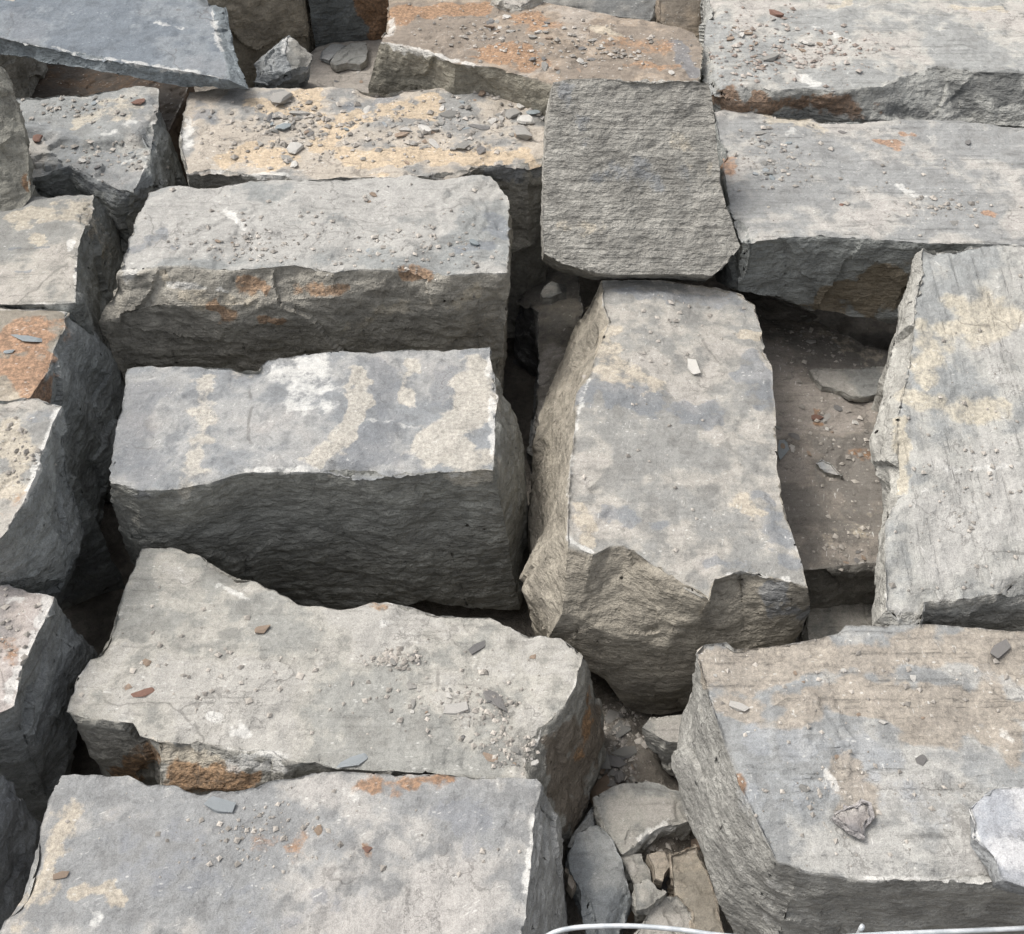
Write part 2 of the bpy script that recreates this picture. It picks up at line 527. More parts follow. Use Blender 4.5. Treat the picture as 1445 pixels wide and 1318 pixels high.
    tp = terrace * ter * gate + 0.0014 * fbm(Vx, 60, s + 10, 3) + 0.0035 * rough * fbm(Pw, 14, s + 14, 3)
    fe = 0.2 + 0.8 * sstep(0, 0.014, ed)
    d += rough * sd * (1 - topv) * fe + tp * topv * (0.4 + 0.6 * fe)
    # broken arrises
    w1 = np.exp(-(ed / 0.007) ** 2)
    d -= chip * w1 * (0.0006 + 0.0045 * np.maximum(0, fbm(Vx, 34, s + 11, 3)) + 0.001 * noise(Vx, 110, s + 12))
    w2 = 1 - sstep(0.0, 0.035, ed)
    d -= chip * w2 * 0.035 * np.maximum(0, noise(Vx, 11, s + 13) - 0.30)
    isf = np.array([1.0 if st_f <= STEP else 0.0 for st_f in fine])
    fv = np.zeros(len(Vx))
    for kk in range(3): fv += np.bincount(Tr[:, kk], isf[fid], len(Vx))
    d = np.where(fv > 0, d, np.minimum(d, -0.006))          # sides turned away are coarse: keep them inside the outline
    Vd = Vx + vn * d[:, None]
    # a little sideways raggedness
    Vd += (0.0010 * chip * w1)[:, None] * np.stack([noise(Vx, 70, s + 21), noise(Vx, 70, s + 22), noise(Vx, 70, s + 23)], 1)
    org = np.array([Vd[:, 0].mean(), Vd[:, 1].mean(), Vd[:, 2].min()])
    me = make_mesh(name, Vd, Tr, mat, org)
    # attributes
    bvh = BVHTree.FromPolygons([Vector(v) for v in V], faces, all_triangles=False)
    pm = np.zeros((len(Vx), 4)); pale = np.zeros(len(Vx))
    for st in paint:
        ch, pts, r = st[0], st[1], st[2]
        amt = st[3] if len(st) > 3 else 1.0
        W3 = []
        for (u, v) in pts:
            h = bvh.ray_cast(cam_pos, ray(u, v).normalized())
            if h[0] is not None: W3.append(np.array(h[0]))
        if not W3: continue
        dd = np.full(len(Vx), 9.0)
        for a, b in (zip(W3[:-1], W3[1:]) if len(W3) > 1 else [(W3[0], W3[0])]):
            ab = b - a; t = np.clip(((Vx - a) @ ab) / (ab @ ab + 1e-12), 0, 1)
            dd = np.minimum(dd, np.linalg.norm(Vx - (a + t[:, None] * ab), axis=1))
        dist = (W3[0] - np.array(cam_pos)); rr = r * np.linalg.norm(dist) / FPX
        fq = min(0.8 / rr, 60)
        dd = dd + rr * (0.75 * fbm(Vx, fq, s + 31 + len(pts), 3) + 0.3 * noise(Vx, 55, s + 33))
        m = amt * (1 - sstep(0.25, 1.35, dd / rr))
        if ch == 'pale': pale = np.maximum(pale, m)
        else: pm[:, CHAN[ch]] = np.maximum(pm[:, CHAN[ch]], m)
    pm[:, 3] = 1
    big = 0.5 + 0.5 * fbm(Pw, 7, s + 41, 4, 0.6)
    a = me.attributes.new('paint', 'FLOAT_COLOR', 'POINT'); a.data.foreach_set('color', pm.astype(np.float32).ravel())
    for nm, arr in (('topness', topv), ('pale', pale), ('big', big), ('edge', np.exp(-(ed / 0.0045) ** 2) * np.clip(0.35 + 0.65 * topv * 2, 0, 1) * rim)):
        a = me.attributes.new(nm, 'FLOAT', 'POINT'); a.data.foreach_set('value', arr.astype(np.float32))
    me.set_sharp_from_angle(angle=math.radians(48))
    o = bpy.data.objects.new(name, me)
    o.location = org
    col.objects.link(o)
    tag(o, label, cat, group, kind)
    ALL[key or label] = (o, BVHTree.FromPolygons(Vd.tolist(), Tr.tolist(), all_triangles=True))
    return o
# ------------------------------------------------------------------ ground under the stones
def make_ground():
    t = NT('earth')
    oc = t.node('ShaderNodeTexCoord').outputs['Object']
    n1, n2, n3 = t.noise(oc, 9, 5), t.noise(oc, 60, 5, 0.65), t.noise(oc, 400, 3)
    c = t.mix(t.ramp(n1, 0.35, 0.65), (0.15, 0.132, 0.11), (0.235, 0.212, 0.18))
    v = t.math('ADD', t.ramp(n2, 0.25, 0.75, 0.65, 1.15), t.math('MULTIPLY', t.math('SUBTRACT', n3, 0.5), 0.5))
    gc = t.node('ShaderNodeCombineColor')
    for i in range(3): t.l.new(v, gc.inputs[i])
    t.l.new(t.mix(1.0, c, gc.outputs[0], 'MULTIPLY'), t.bsdf.inputs['Base Color'])
    t.bsdf.inputs['Roughness'].default_value = 0.95
    b = t.node('ShaderNodeBump'); b.inputs['Distance'].default_value = 0.008
    t.l.new(t.math('ADD', n2, t.math('MULTIPLY', n3, 0.4)), b.inputs['Height']); t.l.new(b.outputs[0], t.bsdf.inputs['Normal'])
    # fine grid under the pile, coarse to the far edge
    xs = np.concatenate([-np.geomspace(1.3, 40, 14)[::-1], np.arange(-1.28, 1.29, 0.016), np.geomspace(1.3, 40, 14)])
    ys = np.concatenate([-np.geomspace(1.2, 40, 14)[::-1], np.arange(-1.18, 2.2, 0.016), np.geomspace(2.22, 40, 14)])
    X, Y = np.meshgrid(xs, ys)
    P = np.stack([X.ravel(), Y.ravel(), np.zeros(X.size)], 1)
    z = -0.43 + 0.015 * fbm(P, 5, 3, 4) + 0.010 * fbm(P, 26, 4, 4, .6)
    # dusty fill heaped in the gap between the bottom blocks
    heap = np.zeros(len(z))
    for (u, v, zz, r, hh) in ((880, 1060, -0.35, 0.14, 0.115), (930, 1180, -0.35, 0.14, 0.115), (850, 1260, -0.36, 0.10, 0.09), (1180, 870, -0.4, 0.1, 0.07)):
        c = at_z(u, v, zz)
        heap = np.maximum(heap, hh * np.exp(-(((P[:, 0] - c.x) ** 2 + (P[:, 1] - c.y) ** 2) / r ** 2)))
    P[:, 2] = z + heap * (1 + 0.25 * fbm(P, 18, 9, 4))
    nx, ny = len(xs), len(ys)
    ii = np.arange(nx * ny).reshape(ny, nx)
    a, b_, c, d = ii[:-1, :-1].ravel(), ii[:-1, 1:].ravel(), ii[1:, 1:].ravel(), ii[1:, :-1].ravel()
    Tr = np.vstack([np.stack([a, b_, c], 1), np.stack([a, c, d], 1)])
    me = make_mesh('ground', P, Tr, t.m, np.zeros(3))
    o = bpy.data.objects.new('ground', me); col.objects.link(o)
    o['kind'] = 'structure'
    ALL['ground'] = (o, BVHTree.FromPolygons(P.tolist(), Tr.tolist(), all_triangles=True))
make_ground()

def upright(u0, u1, v0, v1, z, h, depth):
    a, b = at_z(u0, v0, z), at_z(u1, v1, z)
    return [a + Vector((0, 0, h)), b + Vector((0, 0, h - 0.02)), b + Vector((0.02, depth, h)), a + Vector((-0.01, depth, h + 0.01))]
G0 = dict(side=(0.17, 0.165, 0.150), top=(0.30, 0.285, 0.262))
# ---- back row
stone('flat_stone', 'thin smooth blue-grey slate slab lying over the gap', 
      [(-330, -20), (0, 53), (74, 69), (180, 89), (266, 101), (322, 112), (318, 84), (303, 40), (298, 0), (290, -70), (40, -70), (20, 2), (-120, -30)],  # left end stretched out of view to keep light off the block below
      z=0.17, tilt=(-0.05, 0.05), rings=((0.05, 0.0),),
      over={(1, 0): (-330, 0), (1, 1): (0, 79), (1, 2): (74, 91), (1, 3): (173, 107), (1, 4): (262, 124), (1, 5): (350, 125), (1, 6): (333, 72, 'r', 0.6), (1, 7): (320, 10, 'r', 0.6)},
      mat=stone_mat('slate_blue', patchy=0.5, side=(0.115, 0.13, 0.14), top=(0.175, 0.192, 0.212), dust=(0.195, 0.208, 0.222), dust_amt=0.3, streak=0.1, fleck=0.25, seed=1),
      paint=[('slate', [(25, 15), (35, 45)], 18), ('pale', [(75, 65), (120, 75), (200, 90), (280, 103)], 5, 0.8), ('pale', [(220, 32), (255, 40)], 5, 0.6), ('pale', [(303, 30), (312, 70)], 6, 0.8)],
      seed=1, terrace=0.15, rough=0.5, cat='flat stone')
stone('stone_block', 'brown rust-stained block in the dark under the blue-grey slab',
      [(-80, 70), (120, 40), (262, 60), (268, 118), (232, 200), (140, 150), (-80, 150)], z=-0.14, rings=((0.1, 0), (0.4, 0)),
      mat=stone_mat('rust_shade', side=(0.07, 0.05, 0.035), top=(0.04, 0.03, 0.022), dust=(0.05, 0.04, 0.03), seed=2, rust=(0.055, 0.032, 0.016)), paint=[('rust', [(40, 110), (140, 118), (200, 118)], 40, .6)], seed=2)  # rock and rust colours darkened to stand in for shade under the slab
stone('stone_block', 'tan stone peeping out behind the blue-grey slab corner',
      [(-160, -90), (60, -90), (30, -4), (8, 30), (-90, 50), (-160, 40)], z=0.06, rings=((0.15, 0), (0.5, 0)),
      mat=stone_mat('tan', top=(0.30, 0.26, 0.2), seed=3), seed=3)
stone('stone_block', 'upright brownish-grey block behind the small wedge stone',
      upright(316, 436, 104, 70, -0.02, 0.30, 0.28), rings=((0.15, 0.0), (0.70, 0)),
      mat=stone_mat('brown_grey', side=(0.165, 0.145, 0.115), seed=4, streak=0.3), seed=4)
stone('stone_block', 'near-black upright block with a brown right flank beside the rusty slab',
      upright(445, 556, 64, 52, -0.02, 0.30, 0.25), rings=((0.15, 0.0), (0.70, 0)),
      mat=stone_mat('black_slate', side=(0.075, 0.08, 0.08), seed=5), paint=[('rust', [(515, 2), (540, 40)], 18), ('rust', [(500, -30), (540, 0)], 24)], seed=5)
stone('stone_block', 'low dusty ledge stone carrying thin flakes beside the wedge stone',
      [(420, 72), (446, 66), (470, 58), (490, 54), (530, 52), (560, 60), (545, 150), (400, 160), (395, 128)], z=-0.02, rings=((0.12, 0), (0.4, 0)),
      mat=stone_mat('dusty', top=(0.27, 0.245, 0.215), dust=(0.30, 0.265, 0.225), dust_amt=1.0, fleck=0.1, seed=6), seed=6)
stone('flat_stone', 'long rusty brown slab strewn with chips in the back row',
      [(548, -4), (536, 58), (570, 66), (608, 75), (640, 90), (680, 93), (712, 99), (757, 112), (816, 130), (900, 130), (962, 126), (986, 118), (993, 60), (980, 43), (900, 27), (811, 11), (760, 3), (700, -30), (560, -40)],
      z=0.15, rings=((0.10, 0), (0.32, 0.0)), over={(1, 1): (520, 124), (1, 2): (570, 125), (1, 3): (608, 126), (1, 4): (640, 128), (1, 5): (680, 128)},
      mat=stone_mat('rusty_slab', patchy=0.6, side=(0.155, 0.145, 0.12), top=(0.27, 0.218, 0.172), dust=(0.34, 0.29, 0.235), rust=(0.25, 0.15, 0.085), seed=7, fleck=0.7),
      paint=[('rust', [(860, 60), (930, 70)], 24, .5), ('rust', [(585, 15), (680, 12)], 26), ('rust', [(690, 70), (745, 88)], 26), ('rust', [(740, 30), (770, 40)], 22, 0.8), ('buff', [(840, 42), (870, 52)], 14), ('pale', [(545, 60), (600, 72), (660, 90)], 7, 0.9),
             ('slate', [(952, 62), (968, 85), (980, 106)], 11), ('pale', [(555, 20), (545, 45)], 8, 0.7), ('rust', [(880, 90), (950, 95)], 10, 0.6)], seed=7)
stone('rock', 'pale grey rounded rock on the back edge of the rusty slab', [(690, -60), (770, -60), (765, -8), (735, 9), (715, 4), (695, -12)], plane=(730, 0, 0.17, (0.0, -0.35, 1)), rings=((0.03, 0.006), (0.09, -0.02)),
      mat=stone_mat('pale_grey', top=(0.33, 0.31, 0.285), side=(0.26, 0.25, 0.23), seed=8), seed=8, cat='rock', chip=2)
stone('stone_block', 'dark grey block behind the rusty slab beside the pale rock', [(740, -90), (950, -90), (932, -10), (918, 28), (840, 20), (745, 12)], plane=(840, 5, 0.06, (0.05, -0.5, 1)), rings=((0.15, 0), (0.45, 0)),
      mat=stone_mat('dark_grey', top=(0.20, 0.195, 0.185), side=(0.13, 0.13, 0.125), dust_amt=0.1, seed=9), seed=9)
stone('stone_block', 'brown block wedged between rusty slab and big streaked block', [(938, -110), (1010, -110), (1004, -10), (996, 52), (960, 50), (931, 30), (930, -20)], plane=(965, 20, 0.06, (0.0, -0.8, 0.9)), rings=((0.15, 0), (0.45, 0)),
      mat=stone_mat('brown', top=(0.20, 0.165, 0.13), side=(0.14, 0.115, 0.09), dust_amt=0.1, seed=10), seed=10)
stone('stone_block', 'big streaked grey block with dark scalloped front and reddish chips',
      [(1003, -60), (998, 20), (989, 84), (994, 112), (1008, 129), (1049, 131), (1095, 128), (1132, 124), (1172, 129), (1205, 126), (1246, 123), (1277, 105), (1322, 93), (1380, 101), (1460, 104), (1560, 110), (1560, -60)],
      z=0.14, rings=((0.07, 0), (0.40, -0.03)), over={(1, 4): (1008, 168), (1, 5): (1049, 168), (1, 6): (1095, 166), (1, 7): (1132, 168), (1, 8): (1172, 172), (1, 9): (1208, 168, 'f', .4), (1, 10): (1252, 170, 'f', .8), (1, 11): (1310, 172, 'f', .9), (1, 12): (1370, 174, 'f', .9), (1, 13): (1410, 178, 'f', .9), (1, 14): (1470, 180, 'f', .9), (1, 15): (1570, 180, 'f', .9)},
      mat=stone_mat('streaked_a', side=(0.20, 0.20, 0.19), top=(0.335, 0.325, 0.305), dust=(0.38, 0.345, 0.305), streak=0.6, seed=11, rust=(0.15, 0.085, 0.045), slate=(0.06, 0.063, 0.063)),
      paint=[('rust', [(1010, 143), (1090, 146), (1170, 145)], 15), ('rust', [(1180, 150), (1215, 155)], 16), ('buff', [(1180, 8), (1195, 4)], 9), ('buff', [(1350, 12), (1410, 14)], 8), ('pale', [(1130, 105), (1150, 118)], 7), ('pale', [(1110, 30), (1210, 60)], 6, 0.6), ('slate', [(1350, 128), (1400, 122), (1460, 132)], 24, 1.2), ('slate', [(1240, 150), (1310, 160)], 10, .9)],
      seed=11, terrace=0.7)
# ---- second row
stone('stone_block', 'long streaked grey block in front of the scalloped block',
      [(1008, 158), (1026, 152), (1083, 157), (1173, 169), (1210, 167), (1300, 168), (1372, 172), (1460, 180), (1580, 190), (1580, 345), (1460, 345), (1380, 344), (1301, 343), (1229, 337), (1153, 333), (1111, 335), (1050, 342), (1030, 300), (1020, 235)],
      z=0.10, rings=((0.16, 0.0), (0.30, -0.02)),
      over={(1, 12): (1263, 452), (1, 13): (1200, 447), (1, 14): (1150, 437), (1, 15): (1108, 424), (1, 16): (1040, 412), **{(2, i): Vector((0.03, 0.14, -0.10)) for i in range(9, 19)}},
      mat=stone_mat('streaked_b', side=(0.135, 0.14, 0.135), top=(0.31, 0.30, 0.285), dust=(0.37, 0.34, 0.305), streak=0.6, seed=12, rust=(0.30, 0.18, 0.11), slate=(0.13, 0.085, 0.032)),
      paint=[('rust', [(1235, 200), (1260, 205)], 13), ('rust', [(1278, 188), (1285, 190)], 8), ('rust', [(1395, 298), (1400, 300)], 8), ('rust', [(1025, 220), (1030, 240)], 12, 0.8), ('buff', [(1080, 160), (1160, 180)], 14, 0.6), ('pale', [(1275, 262), (1300, 275)], 9, 0.9), ('pale', [(1110, 190), (1115, 185)], 8, 0.8),
             ('slate', [(1180, 420), (1255, 400)], 34, 1.0)], seed=12, terrace=0.5)
stone('stone_block', 'ochre-dusted block covered in loose stone chips',
      [(268, 130), (300, 128), (395, 126), (500, 124), (560, 126), (630, 121), (680, 126), (740, 123), (778, 121), (778, 222), (747, 233), (712, 232), (678, 234), (640, 246), (560, 250), (480, 250), (415, 256), (401, 248), (332, 244), (292, 240), (260, 246), (259, 225), (253, 188), (262, 150)],
      z=0.08, rings=((0.16, 0), (0.46, 0.0)),
      mat=stone_mat('ochre', top=(0.30, 0.285, 0.265), dust=(0.40, 0.335, 0.255), dust_amt=0.7, fleck=0.8, seed=13, buff=(0.45, 0.345, 0.225)),
      paint=[('buff', [(330, 215), (390, 222)], 26), ('buff', [(430, 130), (440, 150)], 18), ('buff', [(470, 180), (520, 160), (600, 150)], 30), ('buff', [(540, 225), (620, 215), (740, 215)], 24), ('buff', [(460, 205), (540, 230)], 20), ('buff', [(350, 150), (420, 160)], 24, 0.8), ('slate', [(285, 150), (300, 170)], 16, 0.7), ('slate', [(490, 150), (560, 135)], 12, 0.7),
             ('pale', [(265, 160), (262, 210)], 8, 0.8), ('pale', [(300, 243), (400, 248)], 8, 0.9), ('slate', [(700, 245), (760, 240)], 14, 0.8)], seed=13)
stone('stone_block', 'tilted square block with a ribbed grey face bridging the gap',
      [(781, 117), (803, 111), (860, 110), (920, 109), (1002, 113), (1008, 150), (1014, 208), (1020, 260), (1027, 292), (1046, 347), (1028, 372), (1005, 392), (960, 388), (916, 386), (870, 386), (837, 383), (792, 372), (767, 358), (765, 311), (768, 228), (774, 163)],
      plane=(900, 386, 0.035, (-0.08, -0.78, 0.66)), down=(0.0, 0.72, -0.69), rings=((0.1, 0.0), (0.26, -0.02)),
      mat=stone_mat('ribbed', side=(0.18, 0.174, 0.16), top=(0.28, 0.27, 0.245), dust=(0.30, 0.285, 0.26), dust_amt=0.3, streak=1.0, fleck=0.15, seed=14), seed=14, terrace=0.0, rough=0.8, lam=(5, 34, 34), chip=0.35, tops=False, facet=0.2,
      paint=[('buff', [(800, 320), (850, 325)], 14, .35), ('slate', [(830, 235), (960, 250)], 22, .35), ('pale', [(772, 160), (766, 300)], 3, .6), ('buff', [(940, 150), (1000, 250)], 20, .25), ('slate', [(790, 130), (840, 200)], 18, .3)])
stone('stone_block', 'broken-fronted grey block with a red chip below the blue-grey slab',
      [(24, 136), (93, 132), (194, 124), (223, 126), (226, 146), (214, 183), (213, 218), (205, 233), (189, 272), (163, 266), (130, 248), (97, 233), (57, 250), (-30, 250), (-30, 140)],
      z=0.09, tilt=(0, 0.10), rings=((0.10, 0.004), (0.5, 0.0)),
      over={(1, 8): (184, 318), (1, 9): (165, 318), (1, 10): (138, 280), (1, 11): (100, 275), (1, 12): (57, 282), (1, 7): (212, 268, 'r', .2), (1, 3): (240, 180, 'r', .3), (1, 4): (246, 215, 'r', 0.3), (1, 5): (244, 250, 'r', .3), (1, 6): (225, 262, 'r', .2)},
      mat=stone_mat('broken_a', side=(0.155, 0.16, 0.155), top=(0.29, 0.285, 0.27), seed=15, slate=(0.17, 0.18, 0.185)),
      paint=[('slate', [(100, 225), (180, 250)], 30), ('slate', [(60, 180), (90, 200)], 25, 0.7), ('slate', [(200, 150), (205, 200)], 15, 0.8), ('buff', [(120, 160), (190, 150)], 22, 0.6), ('pale', [(150, 190), (185, 170)], 8, 0.6), ('pale', [(175, 225), (205, 222)], 6, 0.8)], seed=15, terrace=2.6, rough=1.4)
stone('boulder', 'tan-grey rough boulder leaning on the broken-fronted block',
      [(-120, 60), (0, 93), (21, 131), (38, 194), (43, 242), (48, 277), (31, 294), (0, 318), (-140, 380)], plane=(20, 220, 0.16, (0.35, -0.75, 0.6)), down=(-0.4, 0.6, -0.7), rings=((0.08, 0.01), (0.2, -0.04)),
      mat=stone_mat('tan_grey', side=(0.165, 0.16, 0.14), top=(0.215, 0.205, 0.178), dust_amt=0.1, fleck=0.1, streak=0.3, seed=16), paint=[('rust', [(36, 252), (42, 268)], 5, .8)], seed=16, terrace=0.0, rough=1.3, cat='boulder', tops=False)
# ---- left column
stone('stone_block', 'buff-topped block with straight edge under the tan-grey boulder',
      [(-80, 276), (48, 276), (100, 275), (133, 274), (130, 295), (120, 320), (110, 349), (107, 390), (105, 428), (50, 430), (-80, 428)], z=0.085, rings=((0.14, 0.0), (0.5, 0.02)),
      over={(1, 3): (172, 332, 'r', 0.0), (1, 4): (176, 372, 'r', 0), (1, 5): (172, 405, 'r', 0), (1, 6): (165, 430, 'r', 0), (1, 7): (160, 465, 'r', 0), (1, 8): (150, 500, 'r', 0)},
      mat=stone_mat('buff_top', side=(0.13, 0.135, 0.13), top=(0.285, 0.27, 0.245), streak=0.5, seed=17),
      paint=[('buff', [(30, 305), (110, 295)], 22, 0.8), ('buff', [(45, 335), (60, 340)], 10), ('buff', [(130, 300), (150, 350)], 18, .4), ('slate', [(15, 349), (70, 349)], 3, 1.0), ('slate', [(20, 384), (42, 384)], 3.5, 1.0), ('pale', [(100, 340), (98, 355)], 5)], seed=17, terrace=0.5)
stone('stone_block', 'rust-orange topped block between two grey-edged blocks',
      [(-80, 425), (0, 428), (60, 429), (99, 431), (92, 466), (75, 493), (71, 520), (42, 562), (36, 580), (-80, 580)], z=0.08, rings=((0.12, 0.012), (0.5, 0.0)),
      over={(1, 3): (161, 510, 'r', 0), (1, 4): (176, 535, 'r', 0), (1, 5): (166, 590, 'r', 0), (1, 6): (155, 640, 'r', 0), (1, 7): (150, 690, 'r', 0), (1, 8): (136, 745, 'r', 0), **{(2, i): Vector((-0.13, 0.0, -0.30)) for i in range(3, 9)}},
      mat=stone_mat('rust_top', side=(0.17, 0.178, 0.178), top=(0.29, 0.25, 0.20), rust=(0.25, 0.145, 0.085), seed=18),
      paint=[('rust', [(20, 480), (55, 470)], 38), ('rust', [(15, 520), (50, 540)], 30), ('pale', [(5, 433), (90, 434)], 7, 0.7), ('rust', [(72, 500), (48, 550)], 8), ('buff', [(20, 555), (45, 548)], 9)], seed=18)
stone('stone_block', 'grey and buff block with a white chipped right edge beside the black hole',
      [(-80, 556), (0, 561), (31, 559), (60, 563), (87, 573), (72, 600), (56, 655), (36, 704), (8, 752), (0, 760), (-80, 760)], z=0.085, rings=((0.18, 0.0), (0.5, 0.0)),
      over={(1, 4): (108, 700, 'r', 0.0), (1, 5): (121, 752, 'r', 0), (1, 6): (108, 780, 'r', 0), (1, 7): (94, 815, 'r', 0), (1, 8): (24, 826), (1, 9): (0, 830), **{(2, i): Vector((-0.15, 0.0, -0.28)) for i in range(4, 9)}},
      mat=stone_mat('grey_buff', side=(0.17, 0.178, 0.178), top=(0.30, 0.285, 0.262), seed=19),
      paint=[('buff', [(10, 610), (30, 640), (15, 690)], 26, 0.8), ('slate', [(50, 590), (75, 585)], 16, 0.5), ('pale', [(80, 580), (60, 640), (40, 690)], 6, 0.9), ('rust', [(10, 720), (25, 700)], 14, 0.4)], seed=19)
stone('stone_block', 'pinkish-buff block with white broken edge beside the hole',
      [(-80, 822), (0, 827), (25, 829), (76, 843), (66, 868), (50, 900), (32, 937), (20, 996), (0, 1007), (-80, 1010)], z=-0.02, rings=((0.16, 0.0), (0.42, 0.0)),
      over={(1, 3): (132, 912, 'r', 0), (1, 4): (124, 950, 'r', 0), (1, 5): (116, 990, 'r', 0), (1, 6): (110, 1050, 'r', 0), (1, 7): (70, 1134, 'f'), (1, 8): (0, 1090), **{(2, i): Vector((-0.12, 0.0, -0.26)) for i in range(3, 8)}},
      mat=stone_mat('pink_buff', side=(0.135, 0.14, 0.14), top=(0.31, 0.275, 0.255), dust=(0.38, 0.33, 0.30), seed=20, fleck=0.9),
      paint=[('pale', [(68, 850), (45, 905), (12, 990)], 9, 0.95), ('rust', [(5, 900), (20, 930)], 12, 0.35), ('pale', [(15, 850), (30, 846)], 8, 0.7)], seed=20, terrace=1.5)
stone('stone_block', 'dark shaded block face beside the mottled block corner',
      [(-140, 1060), (-10, 1070), (0, 1080), (-20, 1150), (-60, 1240), (-160, 1260)], z=-0.06, rings=((0.16, 0.0), (0.38, 0.0)),
      over={(1, 2): (49, 1167, 'r', 0), (1, 3): (32, 1228, 'r', 0), (1, 4): (0, 1310, 'r', 0)},
      mat=stone_mat('dark_left', side=(0.12, 0.125, 0.13), seed=21), seed=21)
# ---- middle
stone('stone_block', 'dusty grey block with rusty streaks along its rough front',
      [(242, 259), (262, 262), (340, 258), (430, 253), (530, 250), (620, 249), (690, 251), (705, 268), (718, 279), (720, 329), (717, 385), (674, 385), (626, 389), (574, 383), (505, 380), (470, 384), (415, 373), (329, 380), (235, 376), (168, 380), (187, 326), (210, 272)],
      z=0.08, rings=((0.05, 0.0), (0.42, -0.02)), over={(1, 18): (222, 432, 'f', .9), (1, 17): (329, 432, 'f', .75), (1, 16): (415, 424, 'f', .6), (1, 15): (470, 420, 'f', .45), (1, 14): (505, 412, 'f', .4), (1, 13): (574, 405, 'f', .3), (1, 19): (141, 455, 'f', .7), (2, 19): (176, 560, 'f', 0)},
      mat=stone_mat('dusty_long', side=(0.175, 0.165, 0.145), top=(0.285, 0.281, 0.266), dust=(0.335, 0.322, 0.295), dust_amt=0.75, seed=22, rust=(0.25, 0.155, 0.09)),
      paint=[('slate', [(190, 350), (215, 340)], 22, 0.8), ('slate', [(690, 300), (705, 330)], 17, 0.9), ('slate', [(650, 350), (690, 345)], 10, 0.8), ('pale', [(180, 388), (188, 386)], 14), ('rust', [(340, 398), (370, 402)], 12), ('rust', [(300, 430), (320, 445)], 12), ('rust', [(370, 446), (395, 446)], 8, .9), ('rust', [(570, 390), (600, 388)], 10), ('rust', [(420, 405), (480, 412)], 9, 0.6), ('buff', [(500, 460), (700, 400)], 14, 0.35), ('buff', [(260, 420), (360, 425)], 14, 0.6),
             ('pale', [(240, 400), (320, 412)], 5, 0.8), ('pale', [(320, 300), (345, 325)], 6, .8), ('buff', [(230, 385), (240, 400)], 4)], seed=22, lam=(6, 6, 55))
stone('stone_block', 'mottled blue-grey block with buff patches and dark ribbed front',
      [(180, 521), (220, 517), (287, 514), (363, 518), (378, 507), (430, 499), (484, 495), (560, 494), (633, 491), (692, 488), (701, 524), (703, 570), (700, 614), (698, 664), (619, 667), (539, 673), (470, 667), (400, 666), (346, 667), (336, 669), (298, 681), (242, 692), (194, 692), (150, 678), (152, 641), (167, 590), (176, 548)],
      z=0.0, rings=((0.13, 0.0), (0.40, 0.0)),
      over={(1, 10): (735, 610), (1, 11): (738, 655), (1, 12): (738, 705), (1, 13): (715, 750), (2, 13): (732, 858), (2, 14): (660, 857), (2, 15): (600, 850), (1, 23): (172, 745), (1, 22): (200, 760), (2, 12): (741, 830), (2, 11): (741, 790), (2, 10): (738, 770)},
      mat=stone_mat('mottled', patchy=0.75, side=(0.150, 0.150, 0.138), top=(0.265, 0.265, 0.265), dust=(0.33, 0.31, 0.285), dust_amt=0.3, streak=0.15, seed=23, slate=(0.155, 0.162, 0.172), buff=(0.42, 0.385, 0.325)),
      paint=[('buff', [(285, 540), (290, 600), (275, 650), (262, 690)], 15, 0.62), ('buff', [(330, 525), (370, 520)], 12, 0.55), ('pale', [(400, 525), (460, 520), (455, 550), (415, 558)], 34, 0.75), ('buff', [(505, 525), (505, 560), (490, 610), (455, 650)], 16, 0.9), ('buff', [(575, 510), (580, 560)], 11, 0.75), ('buff', [(680, 520), (670, 580), (620, 625), (660, 650)], 34, 0.95),
             ('slate', [(540, 520), (540, 600), (510, 650)], 26, 0.9), ('slate', [(620, 530), (630, 560)], 26, 0.7), ('slate', [(200, 560), (190, 650)], 40, 0.7), ('slate', [(570, 640), (480, 655)], 14), ('pale', [(520, 590), (590, 600)], 7, 0.7), ('pale', [(350, 664), (450, 664)], 5, 0.8), ('pale', [(690, 500), (698, 640)], 6, 0.8), ('pale', [(640, 672), (660, 672)], 9, 0.8), ('buff', [(180, 720), (195, 735)], 14, .35)],
      seed=23, terrace=0.5, lam=(16, 16, 58), facet=0.6)
FPL, FPR = (870, 790, 0, -0.05, -1, 0.5), (1060, 806, 0, 0.08, -1, 0.35)
FPB = tuple(hit_plane(872, 900, at_z(870, 790, 0), (-0.05, -1, 0.5)))
FPB = (872, 900, FPB[2], -0.1, -1, 0.0)
